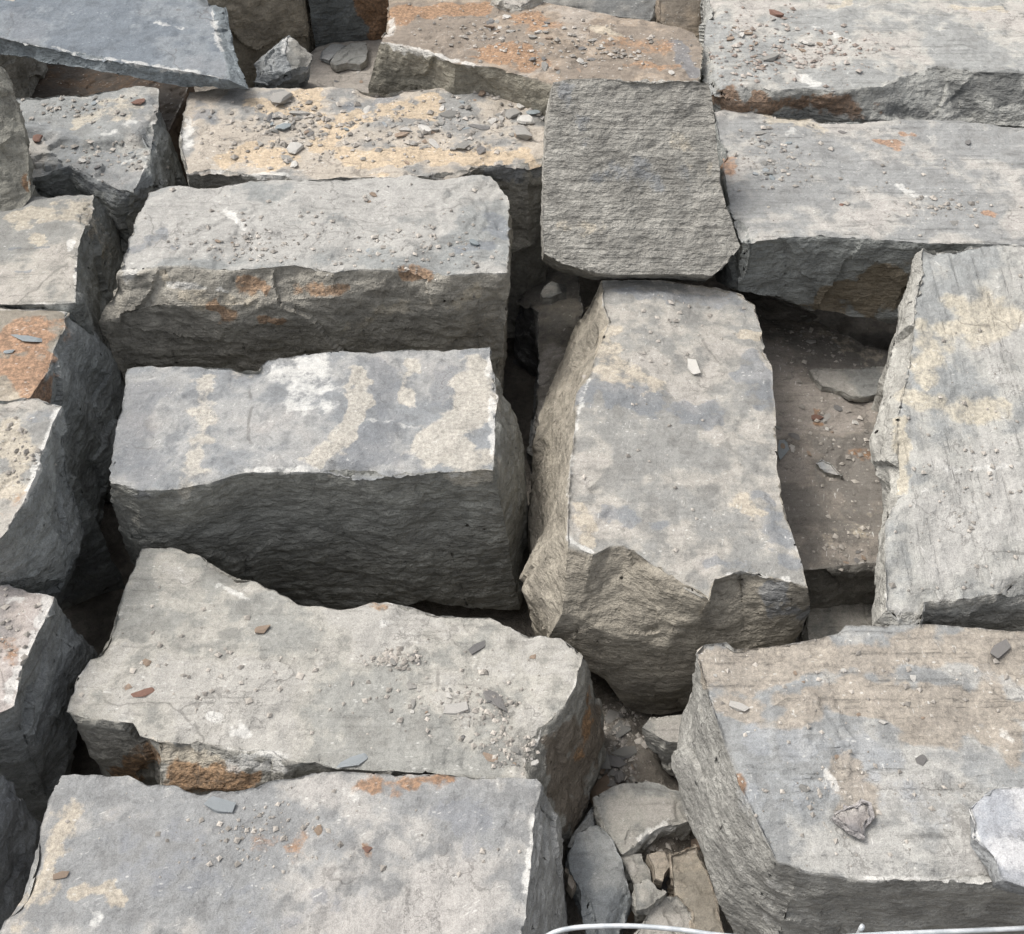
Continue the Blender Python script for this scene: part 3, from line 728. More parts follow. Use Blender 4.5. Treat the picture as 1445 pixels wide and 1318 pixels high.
stone('stone_block', 'long tan and grey block with a broken brown front, set end-on',
      [(846, 392), (851, 430), (861, 455), (848, 489), (834, 531), (816, 556), (811, 610), (806, 662), (800, 749), (802, 773), (837, 783), (861, 771), (880, 770), (970, 828), (1004, 850), (1012, 818), (1045, 806), (1118, 823), (1140, 830), (1121, 766), (1108, 710), (1098, 662), (1094, 576), (1087, 506), (1066, 430), (1050, 415), (1010, 402), (930, 393)],
      z=0.0, rings=((0.2, 0.006), (0.30, -0.01), (0.42, -0.03)),
      over={(1, 0): (800, 480), (1, 1): (783, 525), (1, 2): (772, 560), (1, 3): (761, 592), (1, 4): (750, 630), (1, 5): (753, 672), (1, 6): (748, 735), (1, 7): (755, 782), (1, 8): (738, 830), (1, 9): (793, 866, 'p', FPL),
            (1, 10): (815, 874, 'p', FPL), (1, 11): (840, 886, 'p', FPL), (1, 12): (872, 900, 'p', FPL), (1, 13): (940, 915, 'p', FPL), (1, 14): (980, 912, 'p', FPL), (1, 15): (1002, 905, 'p', FPR), (1, 16): (1050, 910, 'p', FPR), (1, 17): (1112, 897, 'p', FPR), (1, 18): (1143, 862, 'p', FPR),
            (2, 8): (746, 872), (2, 9): (775, 898, 'p', FPB), (2, 10): (812, 928, 'p', FPB), (2, 11): (851, 956, 'p', FPB), (2, 12): (880, 985, 'p', FPB), (2, 13): (925, 985, 'p', FPB), (2, 14): (985, 965, 'p', FPB), (3, 10): (815, 935, 'f', -.3), (3, 11): (853, 962, 'f', -.3), (3, 12): (885, 1006, 'f', -.2), (3, 13): (925, 1011, 'f', -.2), (3, 14): (975, 1006, 'f', -.2)},
      mat=stone_mat('end_on', side=(0.168, 0.153, 0.128), top=(0.29, 0.275, 0.252), dust=(0.355, 0.325, 0.285), dust_amt=0.55, streak=0.25, seed=24, buff=(0.39, 0.34, 0.265)),
      paint=[('slate', [(840, 552), (920, 565), (1000, 585)], 26, 0.85), ('slate', [(1050, 510), (1080, 560)], 22, 0.75), ('slate', [(860, 720), (930, 745)], 16, 0.7), ('slate', [(1080, 700), (1110, 790)], 20, 0.75), ('slate', [(880, 410), (1040, 425)], 16, 0.6), ('slate', [(1060, 800), (1000, 790)], 12, 0.6),
             ('buff', [(860, 470), (850, 520), (920, 540)], 20, 0.75), ('buff', [(820, 720), (840, 765)], 14, 0.7), ('buff', [(1055, 470), (1065, 473)], 11, 1), ('buff', [(1045, 700), (1070, 720)], 15, 0.7), ('pale', [(800, 760), (830, 778)], 7, .9), ('pale', [(1020, 808), (1110, 815)], 8, 0.9), ('pale', [(850, 420), (830, 540), (812, 600), (803, 700)], 4, .7), ('slate', [(1100, 850), (1135, 870)], 24, 0.7)],
      seed=24, terrace=1.3, rough=0.9, chip=0.5)
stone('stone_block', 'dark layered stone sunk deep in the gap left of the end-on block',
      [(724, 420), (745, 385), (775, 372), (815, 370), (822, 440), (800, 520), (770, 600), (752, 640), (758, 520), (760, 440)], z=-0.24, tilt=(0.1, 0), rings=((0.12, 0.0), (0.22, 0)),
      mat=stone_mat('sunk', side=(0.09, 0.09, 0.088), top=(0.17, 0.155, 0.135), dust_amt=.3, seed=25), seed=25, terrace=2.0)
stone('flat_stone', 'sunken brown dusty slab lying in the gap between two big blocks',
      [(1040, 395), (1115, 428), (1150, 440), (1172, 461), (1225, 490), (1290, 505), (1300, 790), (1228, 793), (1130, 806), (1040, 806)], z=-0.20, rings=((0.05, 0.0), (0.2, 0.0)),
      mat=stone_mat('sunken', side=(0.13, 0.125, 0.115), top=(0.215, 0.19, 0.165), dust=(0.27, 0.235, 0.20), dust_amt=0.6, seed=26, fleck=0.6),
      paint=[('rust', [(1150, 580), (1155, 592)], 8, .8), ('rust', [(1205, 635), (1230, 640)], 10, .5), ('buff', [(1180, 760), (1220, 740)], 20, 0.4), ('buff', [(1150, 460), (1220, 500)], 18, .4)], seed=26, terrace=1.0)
stone('stone_block', 'tall pale grey block with vertical streaks and yellow-buff patches',
      [(1302, 346), (1380, 345), (1460, 344), (1600, 342), (1600, 845), (1460, 836), (1395, 841), (1346, 850), (1312, 851), (1310, 876), (1270, 880), (1250, 860), (1249, 801), (1250, 740), (1266, 697), (1266, 593), (1274, 548), (1286, 489), (1291, 420)],
      z=0.07, tilt=(0, 0.25), rings=((0.11, 0.0), (0.4, 0.0)),
      over={(1, 18): (1266, 448), (1, 17): (1251, 515), (1, 16): (1238, 580), (1, 15): (1229, 625), (1, 14): (1236, 730), (1, 13): (1234, 778), (1, 12): (1232, 838), (1, 11): (1231, 885), (1, 10): (1262, 900, 'f'), (1, 9): (1310, 910, 'f'), **{(2, i): Vector((0.14, 0.0, -0.28)) for i in range(10, 19)}},
      mat=stone_mat('vertical', patchy=0.35, side=(0.21, 0.205, 0.19), top=(0.32, 0.315, 0.30), dust=(0.37, 0.355, 0.325), dust_amt=0.45, streak=0.5, angle=math.pi / 2, tiltx=-math.atan(0.25), seed=27, buff=(0.42, 0.37, 0.28)),
      paint=[('buff', [(1310, 470), (1360, 455), (1445, 425)], 34, 0.62), ('buff', [(1290, 560), (1340, 570), (1400, 580)], 30, 0.6), ('buff', [(1275, 600), (1272, 690)], 12, 0.8), ('buff', [(1320, 500), (1300, 520)], 24, 0.6), ('pale', [(1330, 665), (1400, 660), (1440, 655)], 6, 0.7), ('pale', [(1360, 700), (1440, 760)], 20, .45), ('pale', [(1395, 830), (1400, 820)], 7, .7)],
      seed=27, terrace=0.4, lam=(60, 8, 8))
# ---- front row
stone('stone_block', 'large buff-grey block with a rusty split right flank and scattered grit',
      [(199, 773), (242, 772), (290, 784), (340, 808), (381, 829), (421, 853), (470, 851), (525, 846), (548, 850), (615, 863), (691, 871), (712, 883), (747, 894), (792, 900), (824, 925), (812, 968), (796, 996), (769, 1027), (758, 1048), (748, 1080), (742, 1100), (600, 1092), (470, 1086), (443, 1078), (405, 1076), (384, 1060), (329, 1058), (284, 1049), (221, 1047), (197, 1038), (187, 1021), (159, 1018), (119, 1014), (93, 1005), (112, 954), (135, 920), (157, 868)],
      z=-0.10, rings=((0.12, 0.0), (0.33, 0.0)),
      over={(1, 14): (850, 985), (1, 15): (853, 1040), (1, 16): (846, 1075), (1, 17): (832, 1115), (1, 18): (818, 1142), (1, 19): (806, 1172), (1, 20): (802, 1197), (1, 24): (400, 1100, 'f', .3), (1, 25): (384, 1106, 'f', .5), (1, 26): (335, 1114, 'f', .8), (1, 27): (290, 1116, 'f', .9), (1, 28): (226, 1108, 'f', .8)},
      mat=stone_mat('buff_large', side=(0.165, 0.16, 0.145), top=(0.315, 0.30, 0.27), dust=(0.345, 0.328, 0.295), dust_amt=0.6, streak=0.4, seed=28, rust=(0.20, 0.115, 0.055), slate=(0.10, 0.066, 0.038)),
      paint=[('slate', [(835, 950), (838, 1040), (815, 1120)], 46, 1.3), ('slate', [(790, 1060), (775, 1110)], 34, 1.3), ('rust', [(832, 985), (820, 1060)], 16, .7), ('rust', [(185, 1085), (215, 1070)], 20), ('rust', [(250, 1100), (340, 1108)], 20), ('buff', [(225, 1062), (300, 1075)], 18), ('pale', [(330, 1078), (400, 1085)], 12, .9), ('pale', [(330, 1035), (345, 1030)], 9, .9), ('pale', [(300, 1012), (304, 1018)], 9, 1), ('pale', [(330, 1065), (400, 1068)], 9, .8), ('pale', [(545, 880), (560, 870)], 9, .8), ('pale', [(800, 902), (820, 925)], 6, .9), ('pale', [(310, 825), (350, 845)], 7, .8), ('rust', [(520, 850), (540, 858)], 10, .5)],
      seed=28, terrace=0.8)
stone('stone_block', 'mottled grey block with an ochre ring stain at the bottom corner',
      [(87, 1094), (180, 1094), (208, 1108), (242, 1108), (270, 1118), (320, 1117), (360, 1111), (381, 1103), (443, 1090), (540, 1091), (636, 1092), (664, 1099), (712, 1101), (757, 1101), (766, 1108), (758, 1131), (752, 1190), (745, 1242), (737, 1294), (728, 1350), (722, 1420), (-50, 1420), (0, 1314), (24, 1245), (45, 1193), (64, 1138)],
      z=-0.10, rings=((0.12, 0.0), (0.33, 0.0)),
      over={(1, 14): (784, 1170), (1, 15): (790, 1200), (1, 16): (797, 1265), (1, 17): (800, 1320), (1, 18): (800, 1375)},
      mat=stone_mat('mottled_front', side=(0.21, 0.21, 0.205), top=(0.285, 0.277, 0.268), dust=(0.355, 0.33, 0.30), dust_amt=0.55, streak=0.15, seed=29, slate=(0.17, 0.177, 0.19), buff=(0.40, 0.345, 0.265)),
      paint=[('buff', [(105, 1258), (150, 1252), (170, 1275)], 10, 0.95), ('buff', [(30, 1290), (60, 1240), (90, 1150)], 20, 0.55), ('pale', [(130, 1285), (135, 1300)], 12, .6), ('rust', [(510, 1108), (580, 1105), (630, 1096)], 14, .75), ('rust', [(560, 1120), (590, 1110)], 8, .8), ('rust', [(515, 1195), (520, 1205)], 7, .8), ('slate', [(655, 1150), (660, 1200), (650, 1180)], 32, 0.6), ('slate', [(180, 1190), (300, 1230)], 40, 0.45), ('rust', [(370, 1180), (410, 1190)], 20, .28), ('pale', [(757, 1110), (750, 1180), (740, 1260)], 6, .85), ('pale', [(480, 1120), (500, 1115)], 14, .5), ('slate', [(350, 1280), (500, 1270)], 40, .35)],
      seed=29, terrace=0.7)
stone('stone_block', 'large block half brown half blue-grey with a pointed crystal-like scar',
      [(980, 921), (990, 907), (1025, 904), (1037, 912), (1076, 912), (1130, 905), (1184, 897), (1194, 886), (1294, 883), (1395, 891), (1460, 893), (1600, 898), (1600, 1262), (1460, 1250), (1416, 1246), (1291, 1246), (1222, 1244), (1166, 1236), (1128, 1228), (1096, 1216), (1080, 1183), (1052, 1124), (1023, 1048), (1003, 996), (986, 936)],
      z=-0.01, rings=((0.13, 0.0), (0.42, 0.0)),
      over={(1, 0): (972, 988), (1, 24): (962, 1018), (1, 23): (955, 1078), (1, 22): (966, 1132), (1, 21): (992, 1205), (1, 20): (1015, 1272), (1, 19): (1040, 1335), (1, 18): (1090, 1350, 'f', .1), (1, 17): (1150, 1370, 'f', 0.1), **{(2, i): Vector((0.10, 0.0, -0.28)) for i in (0, 18, 19, 20, 21, 22, 23, 24)}},
      mat=stone_mat('half_brown', patchy=0.6, side=(0.165, 0.162, 0.152), top=(0.295, 0.29, 0.28), dust=(0.345, 0.33, 0.305), dust_amt=0.35, streak=0.7, seed=30, buff=(0.265, 0.222, 0.172), slate=(0.24, 0.25, 0.26), fleck=0.6),
      paint=[('buff', [(1000, 940), (1200, 930), (1420, 930)], 45, 1.0), ('buff', [(1050, 1000), (1200, 985), (1440, 1000)], 36, 0.9), ('buff', [(1270, 1010), (1420, 1040)], 30, .9), ('buff', [(1190, 1080), (1210, 1150)], 26, 0.7), ('slate', [(1060, 1060), (1220, 1060)], 34, .7), ('slate', [(1080, 1130), (1300, 1130)], 40, .45), ('pale', [(1165, 1090), (1180, 1110)], 6, .9), ('pale', [(1200, 1130), (1215, 1150)], 10, .6), ('pale', [(1130, 1232), (1300, 1240), (1410, 1240)], 6, .7), ('pale', [(1100, 1225), (1080, 1300)], 8, .6),
             ('pale', [(1260, 1130), (1275, 1130)], 7, .7), ('pale', [(1415, 1030), (1425, 1045)], 9, .7), ('rust', [(1044, 1100), (1050, 1115)], 5, .8)],
      seed=30, terrace=0.9, chip=0.6, rough=0.75, facet=0.6)
stone('flat_stone', 'thin pale lavender-grey slab resting on the half brown block',
      [(1384, 1118), (1400, 1112), (1460, 1108), (1590, 1105), (1590, 1270), (1450, 1254), (1413, 1242), (1403, 1211), (1369, 1181), (1371, 1160), (1362, 1135)], z=0.035, tilt=(0.1, 0), rings=((0.025, -0.004), (0.048, -0.008)),
      over={(1, 6): (1402, 1250), (1, 7): (1390, 1226), (1, 8): (1366, 1192)},
      mat=stone_mat('lavender', side=(0.16, 0.165, 0.17), top=(0.37, 0.37, 0.385), dust=(0.39, 0.39, 0.395), dust_amt=0.3, streak=0.2, fleck=.3, seed=31), seed=31, terrace=0.2, rough=0.5, cat='flat stone', paint=[('pale', [(1366, 1140), (1376, 1178)], 6, .7)])
print('blocks', round(time.time() - T0, 1))
# ------------------------------------------------------------------ smaller stones lying in the gaps
GR = stone_mat('rubble_grey', side=(0.20, 0.195, 0.18), top=(0.255, 0.245, 0.225), dust=(0.30, 0.275, 0.24), dust_amt=0.5, seed=40, fleck=.3)
GR2 = stone_mat('rubble_brown', side=(0.19, 0.165, 0.135), top=(0.26, 0.225, 0.18), dust=(0.30, 0.25, 0.20), dust_amt=0.6, seed=41, fleck=.2)
GRD = stone_mat('rubble_dark', side=(0.15, 0.16, 0.165), top=(0.225, 0.23, 0.23), dust=(0.28, 0.28, 0.275), dust_amt=0.3, seed=42, fleck=.3)
GRL = stone_mat('wedge_grey', side=(0.155, 0.163, 0.168), top=(0.25, 0.24, 0.22), dust=(0.33, 0.31, 0.28), dust_amt=0.4, seed=45, fleck=.1)
def jag(top, seed, n=3, amp=3.0):
    r = random.Random(seed); out = []
    for a, b_ in zip(top, top[1:] + top[:1]):
        L = math.hypot(b_[0] - a[0], b_[1] - a[1]); k = max(1, min(n, int(L / 11)))
        for j in range(k):
            f = j / k
            out.append((a[0] + (b_[0] - a[0]) * f + (r.uniform(-amp, amp) if j else 0), a[1] + (b_[1] - a[1]) * f + (r.uniform(-amp, amp) if j else 0)))
    return out
def small(label, top, z, thick, mat, seed, over=None, tilt=(0, 0), plane=None, name='loose_stone', terrace=1.0, rough=1.0, chip=1.0, off=0.002, cat='stone', down=(0, 0, -1), paint=(), step=0.006):
    if not over: top = jag(top, seed)
    if name == 'stone_flake': off, chip, rough, step = 0.0, 0.3, 0.25, 0.0045
    return stone(name, label, top, z=z, tilt=tilt, plane=plane, rings=((thick * 0.5, off), (thick, -off)) if not over else ((thick, 0.0),), over=over, mat=mat, seed=seed,
                 terrace=terrace, rough=rough, chip=chip, step=step, cat=cat, down=down, paint=paint, rim=0.25)
small('small angular wedge stone standing between slab and ledge stone', [(407, 48), (441, 78), (438, 98), (413, 106), (403, 72)], 0.0, 0.1, GRL, 50,
      plane=(420, 90, 0.06, (0.40, -0.30, 0.85)), over={(1, 0): (360, 90, 'f', .9), (1, 1): (430, 125, 'f', -.2), (1, 2): (412, 126, 'f', -.3), (1, 3): (376, 126, 'f', .3), (1, 4): (352, 122, 'f', 1.0)}, paint=[('pale', [(406, 55), (403, 70)], 7, .8)])
small('pair of thin grey flakes lying on the dusty ledge', [(466, 88), (476, 74), (497, 60), (516, 60), (519, 72), (517, 84), (508, 90), (490, 88), (474, 92)], 0.0, 0.018, GR, 51, name='stone_flake', cat='stone flake')
small('dark small flake tucked behind the pair of flakes on the ledge', [(452, 72), (466, 62), (480, 62), (488, 64), (474, 76), (464, 86), (450, 80)], -0.003, 0.014, GRD, 52, name='stone_flake', cat='stone flake')
small('little flat flake deep in the gap under the ribbed block', [(762, 414), (768, 402), (778, 396), (798, 402), (800, 412), (788, 414), (766, 420)], -0.13, 0.02, GR, 53, name='stone_flake', cat='stone flake')
small('pyramid-shaped grey stone wedged against the half brown block', [(904, 1026), (918, 1011), (975, 1009), (985, 1052), (940, 1047)], -0.235, 0.11, GR, 54,
      over={(1, 0): (914, 1060), (1, 1): (918, 1060), (1, 2): (985, 1070), (1, 3): (985, 1108), (1, 4): (930, 1102)}, paint=[('pale', [(942, 1049), (960, 1050)], 6, .8)])
small('thick flat stone with a chipped pale front lying in the rubble', [(838, 1126), (880, 1108), (913, 1104), (960, 1118), (978, 1158), (955, 1164), (930, 1166), (902, 1187), (878, 1205), (857, 1172)], -0.285, 0.05, GR, 55,
      over={(1, 4): (982, 1188), (1, 5): (955, 1196), (1, 6): (935, 1200), (1, 7): (904, 1199), (1, 8): (880, 1209)}, paint=[('pale', [(905, 1184), (935, 1168), (970, 1162)], 6, .9)])
small('long narrow grey stone leaning along the mottled front block', [(845, 1159), (861, 1180), (872, 1205), (896, 1262), (882, 1308), (870, 1350), (830, 1350), (817, 1255), (803, 1215), (812, 1178)], -0.27, 0.08, GRD, 56, tilt=(-0.15, 0))
small('small buff stone under the thick flat stone', [(876, 1207), (905, 1204), (920, 1225), (922, 1245), (897, 1250), (885, 1235)], -0.295, 0.05, GR, 57)
small('brown curled flake below the thick flat stone', [(913, 1206), (938, 1200), (946, 1222), (935, 1244), (924, 1240), (922, 1222)], -0.285, 0.025, GR2, 58, name='stone_flake', cat='stone flake')
small('little cube-like grey stone beside the long narrow stone', [(896, 1250), (914, 1242), (940, 1260), (912, 1281), (898, 1284)], -0.275, 0.06, GR, 59)
small('low pale brown stone behind the wire at the rubble gap', [(880, 1330), (912, 1292), (935, 1266), (962, 1262), (988, 1302), (988, 1370), (880, 1370)], -0.29, 0.08, GR, 60, terrace=1.2)
small('long brownish stone along the foot of the half brown block', [(944, 1202), (985, 1188), (1012, 1250), (1030, 1318), (1025, 1360), (990, 1340), (972, 1285), (950, 1262)], -0.275, 0.09, GR2, 61, terrace=1.0)
small('thin rusty sliver beside the mottled front block', [(796, 1222), (802, 1224), (814, 1248), (808, 1258), (800, 1246)], -0.27, 0.03, GR2, 62, name='stone_flake', cat='stone flake')
small('flat stone lying half hidden by the end-on block corner', [(838, 1135), (810, 1172), (800, 1195), (820, 1200), (842, 1172)], -0.3, 0.05, GRD, 66)
small('broad dark flake on the sunken slab', [(1142, 522), (1158, 517), (1200, 520), (1250, 516), (1252, 548), (1236, 556), (1214, 560), (1190, 552), (1160, 545)], -0.185, 0.016, GR, 63, name='stone_flake', cat='stone flake', terrace=.8)
small('pale pointed flake on the sunken slab', [(1150, 652), (1160, 646), (1176, 652), (1192, 670), (1178, 670), (1162, 664)], -0.188, 0.012, stone_mat('pale_flake', top=(0.42, 0.42, 0.42), seed=43), 64, name='stone_flake', cat='stone flake')
small('grey rubble stone at the foot of the sunken slab', [(1138, 848), (1172, 838), (1200, 848), (1232, 845), (1240, 900), (1190, 915), (1140, 905)], -0.31, 0.1, GR, 65)
small('pointed glassy shard bedded in the half brown block top', [(1176, 1150), (1190, 1130), (1215, 1120), (1236, 1128), (1239, 1152), (1222, 1181), (1200, 1170)], 0.003, 0.016, stone_mat('shard', side=(0.2, 0.19, 0.19), top=(0.24, 0.22, 0.215), dust=(0.4, 0.37, 0.33), dust_amt=.4, seed=44), 67, name='stone_shard', cat='shard', terrace=1.0, rough=.8)

# ------------------------------------------------------------------ loose chips and grit
CHIPS = {'grey': chip_mat('chip_grey', (0.20, 0.195, 0.18), (0.33, 0.315, 0.29)), 'dark': chip_mat('chip_dark', (0.12, 0.12, 0.12), (0.19, 0.18, 0.17)), 'blue': chip_mat('chip_blue', (0.23, 0.26, 0.27), (0.28, 0.30, 0.31)),
         'pale': chip_mat('chip_pale', (0.42, 0.40, 0.37), (0.55, 0.53, 0.49)), 'red': chip_mat('chip_red', (0.17, 0.095, 0.07), (0.21, 0.12, 0.09)), 'brown': chip_mat('chip_brown', (0.22, 0.165, 0.12), (0.30, 0.23, 0.175))}
def hull_mesh(name, seed, flat, long_=1.0):
    r = random.Random(seed)
    bm = bmesh.new()
    n = r.choice((5, 6, 7, 8))
    for i in range(n):
        a = 6.283 * (i + r.uniform(-.35, .35)) / n
        rad = r.uniform(0.62, 1.15)
        zt = r.choice((0.0, 1.0, r.uniform(0.3, 1.0)))
        bm.verts.new((rad * math.cos(a) * long_ * (1 - .18 * zt), rad * math.sin(a) * (1 - .18 * zt), flat * zt))
    for i in range(3):
        a = r.uniform(0, 6.28); bm.verts.new((0.5 * math.cos(a) * long_, 0.6 * math.sin(a), flat * r.uniform(0.85, 1.1)))
    for i in range(4):
        a = 1.57 * i; bm.verts.new((0.5 * math.cos(a) * long_, 0.5 * math.sin(a), -0.12 * flat))
    g = bmesh.ops.convex_hull(bm, input=bm.verts)
    bmesh.ops.delete(bm, geom=[v for v in set(g['geom_interior'] + g['geom_unused']) if isinstance(v, bmesh.types.BMVert)], context='VERTS')
    me = bpy.data.meshes.new(name); bm.to_mesh(me); bm.free()
    return me
SHAPES = [(hull_mesh('chip_shape', 100 + i, (0.22 + 0.09 * (i % 6)) if i != 13 else 0.34, (1.0 + 0.13 * (i % 7)) if i != 13 else 1.15)) for i in range(18)]
MESHES = {}
def chip_mesh(i, c):
    if (i, c) not in MESHES:
        m = SHAPES[i].copy(); m.materials.append(CHIPS[c]); MESHES[(i, c)] = m
    return MESHES[(i, c)]
RNG = random.Random(11)
def surf(u, v, keys):
    best = None
    for k in keys:
        h = ALL[k][1].ray_cast(cam_pos, ray(u, v).normalized())
        if h[0] is not None and (best is None or h[3] < best[3]): best = h
    return best
def chip(u, v, wpx, color, label, keys, group=None, name='stone_chip', shape=None, ang=None, asp=1.0):
    h = surf(u, v, keys)
    if h is None: return None
    n = h[1] if h[1].z > 0 else -h[1]
    if n.z < 0.55: return None
    n = (n + Vector((0, 0, 1.2))).normalized()
    s = 0.5 * wpx * h[3] / FPX
    o = bpy.data.objects.new(name, chip_mesh(RNG.randrange(18) if shape is None else shape, color))
    q = n.to_track_quat('Z', 'Y').to_matrix().to_4x4() @ Matrix.Rotation(RNG.uniform(0, 6.28) if ang is None else ang, 4, 'Z') @ Matrix.Rotation(RNG.uniform(-.22, .22), 4, 'X')
    o.matrix_world = Matrix.Translation(h[0] - n * 0.03 * s) @ q @ Matrix.Diagonal((s, s * asp, s * 0.72, 1))
    col.objects.link(o)
    return tag(o, label, 'stone chip', group)

K = {}
for lab in list(ALL):
    for short, frag in (('A', 'ochre-dusted'), ('B1', 'rusty streaks along'), ('B2', 'mottled blue-grey'), ('C', 'set end-on'), ('E', 'half brown half'), ('F', 'rusty split right'), ('G', 'ochre ring'), ('T', 'long rusty brown'), ('R1', 'scalloped front and'), ('R2', 'in front of the scalloped'),
                        ('R3', 'vertical streaks'), ('L1', 'broken-fronted grey block with'), ('L2', 'buff-topped'), ('L3', 'rust-orange topped'), ('L4', 'white chipped right edge'), ('L5', 'pinkish-buff'), ('S1', 'thin smooth blue-grey'), ('K', 'sunken brown'), ('LG', 'low dusty ledge')):
        if frag in lab: K[short] = lab
# single chips one can point at
for u, v, w, c, k, lab, sh, ang in (
        (196, 145, 16, 'red', 'L1', 'rust-red chip on the broken-fronted block', 3, 0.3), (54, 197, 17, 'red', 'L1', 'dull red chip beside the tan-grey boulder', 5, 0.4),
        (40, 478, 30, 'blue', 'L3', 'oval blue-grey chip on the rust-orange block', 6, 0.3), (12, 497, 14, 'blue', 'L3', 'little grey chip at the edge of the rust-orange block', 2, 1.0),
        (369, 890, 24, 'brown', 'F', 'dark brown lump on the buff-grey block', 4, 0.2), (204, 977, 24, 'red', 'F', 'red-brown flat pebble on the buff-grey block', 6, 0.2), (207, 935, 17, 'brown', 'F', 'brown pebble above the red-brown one on the buff-grey block', 1, 0.8), (181, 969, 12, 'brown', 'F', 'small round brown pebble beside the red-brown pebble', 0, 0.1),
        (503, 1072, 30, 'blue', 'F', 'blue-grey flat chip near the front edge of the buff-grey block', 6, 2.2), (672, 916, 34, 'dark', 'F', 'long dark flake on the back of the buff-grey block', 13, 2.4), (695, 985, 34, 'dark', 'F', 'dark three-armed flake on the buff-grey block', 6, 1.9), (645, 1000, 44, 'pale', 'F', 'pale splinter of stone on the buff-grey block', 13, 2.3), (692, 1069, 18, 'brown', 'F', 'dark brown chip near the rusty flank of the buff-grey block', 6, 2.6), (752, 927, 13, 'brown', 'F', 'small tan pebble near the right end of the buff-grey block', 0, 0), (580, 968, 18, 'grey', 'F', 'flat grey pebble in the middle of the buff-grey block', 0, 0),
        (315, 1137, 50, 'blue', 'G', 'blue-grey flat chip lying on the mottled front block', 13, 0.35), (450, 1172, 20, 'brown', 'G', 'square brown chip on the mottled front block', 1, 0.6), (85, 1236, 24, 'brown', 'G', 'narrow brown splinter near the ochre ring stain', 13, 0.7), (518, 1198, 15, 'red', 'G', 'rusty pebble in the middle of the mottled front block', 0, 1.2),
        (1300, 1073, 22, 'dark', 'E', 'round dark pebble on the half brown block', 1, 0), (1410, 920, 44, 'dark', 'E', 'dark grey splinter at the back edge of the half brown block', 13, -0.5), (1134, 1112, 15, 'grey', 'E', 'grey chip beside the glassy shard', 2, 0.4), (1180, 1068, 10, 'brown', 'E', 'tiny brown chip above the glassy shard', 1, 0), (1040, 998, 34, 'pale', 'E', 'pale splinter near the left edge of the half brown block', 13, 0.1), (1288, 957, 14, 'pale', 'E', 'small pale chip on the brown half of the block', 1, 0.1), (1245, 1020, 12, 'pale', 'E', 'tiny buff chip where brown meets blue-grey', 4, 1.2),
        (980, 521, 40, 'pale', 'C', 'pale flat flake on the end-on block', 13, 0.08), (1097, 22, 22, 'red', 'R1', 'red-brown chip on the scalloped block', 4, 0.2), (1134, 60, 14, 'pale', 'R1', 'whitish chip among the grit on the scalloped block', 2, 0.3), (1088, 83, 36, 'grey', 'R1', 'flat grey flake at the front of the grit on the scalloped block', 13, 0.05), (1188, 157 + 30, 12, 'dark', 'R2', 'dark flat chip by the orange stain on the long streaked block', 2, .2), (1347, 315, 15, 'grey', 'R2', 'round grey flake near the front of the long streaked block', 0, .2), (1188, 289, 8, 'red', 'R2', 'tiny red dot of stone on the long streaked block', 0, 0), (1366, 202, 12, 'dark', 'R2', 'little dark chip at the back of the long streaked block', 3, 0),
        (822, 69, 16, 'dark', 'T', 'dark square chip standing on the rusty slab', 1, 0.5), (702, 30, 11, 'grey', 'T', 'round grey chip on the rusty slab', 0, 0.5), (948, 103, 11, 'pale', 'T', 'whitish chip at the right end of the rusty slab', 2, 0.5),
        (520, 353, 14, 'blue', 'B1', 'small blue-grey chip near the front of the dusty block', 1, .4), (668, 344, 18, 'blue', 'B1', 'light blue chip on the dark patch of the dusty block', 5, .4), (462, 1268 - 880, 4, 'pale', 'B1', 'speck of pale stone on the dusty block', 0, 0),
        (474, 115, 9, 'dark', 'LG', 'small dark pebble on the dusty ledge', 0, 0), (505, 102, 9, 'pale', 'LG', 'whitish pebble on the dusty ledge', 1, 0), (510, 116, 8, 'brown', 'LG', 'brown pebble on the dusty ledge', 2, 0),
        (398, 143, 36, 'grey', 'A', 'big angular grey chip at the back of the ochre-dusted block', 5, .3), (417, 212, 28, 'pale', 'A', 'bright angular chip near the front left of the ochre-dusted block', 5, .2), (601, 185, 24, 'pale', 'A', 'bright angular chip in the middle of the ochre-dusted block', 4, .6), (613, 203, 24, 'pale', 'A', 'leaf-shaped pale chip in the middle of the ochre-dusted block', 6, .7), (736, 190, 38, 'grey', 'A', 'largest grey chip at the right of the ochre-dusted block', 4, .4), (743, 172, 24, 'pale', 'A', 'pale faceted chip above the largest chip', 5, .1), (724, 163, 24, 'grey', 'A', 'grey faceted chip left of the pale faceted chip', 5, 1.1), (736, 150, 18, 'pale', 'A', 'pale pebble at the back right of the ochre-dusted block', 1, 0), (765, 166, 14, 'pale', 'A', 'pale chip against the ribbed block', 1, 0.2),
        (422, 162, 24, 'grey', 'A', 'upright grey chip left of the ochre centre', 3, 1.3), (400, 182, 22, 'blue', 'A', 'bluish chip in the left cluster of the ochre-dusted block', 5, 2.2), (633, 163, 22, 'grey', 'A', 'grey chip in the back middle of the ochre-dusted block', 3, .2), (680, 180, 22, 'dark', 'A', 'flat dark chip left of the largest chip', 6, .05),
        (1152, 590, 16, 'red', 'K', 'rust-red crumb on the sunken slab', 3, 2.3), (1183, 577, 14, 'dark', 'K', 'dark oval chip on the sunken slab', 2, .1), (1145, 483, 18, 'pale', 'K', 'pale upright splinter on the sunken slab', 13, 1.4), (1105, 632, 26, 'blue', 'K', 'blue-grey flake against the end-on block', 6, 2.3), (1127, 618, 24, 'dark', 'K', 'dark broken flake on the sunken slab', 6, 2.7)):
    chip(u, v, w, c, lab, [K[k]], shape=sh, ang=ang, asp=0.62 if sh == 13 else 0.85)
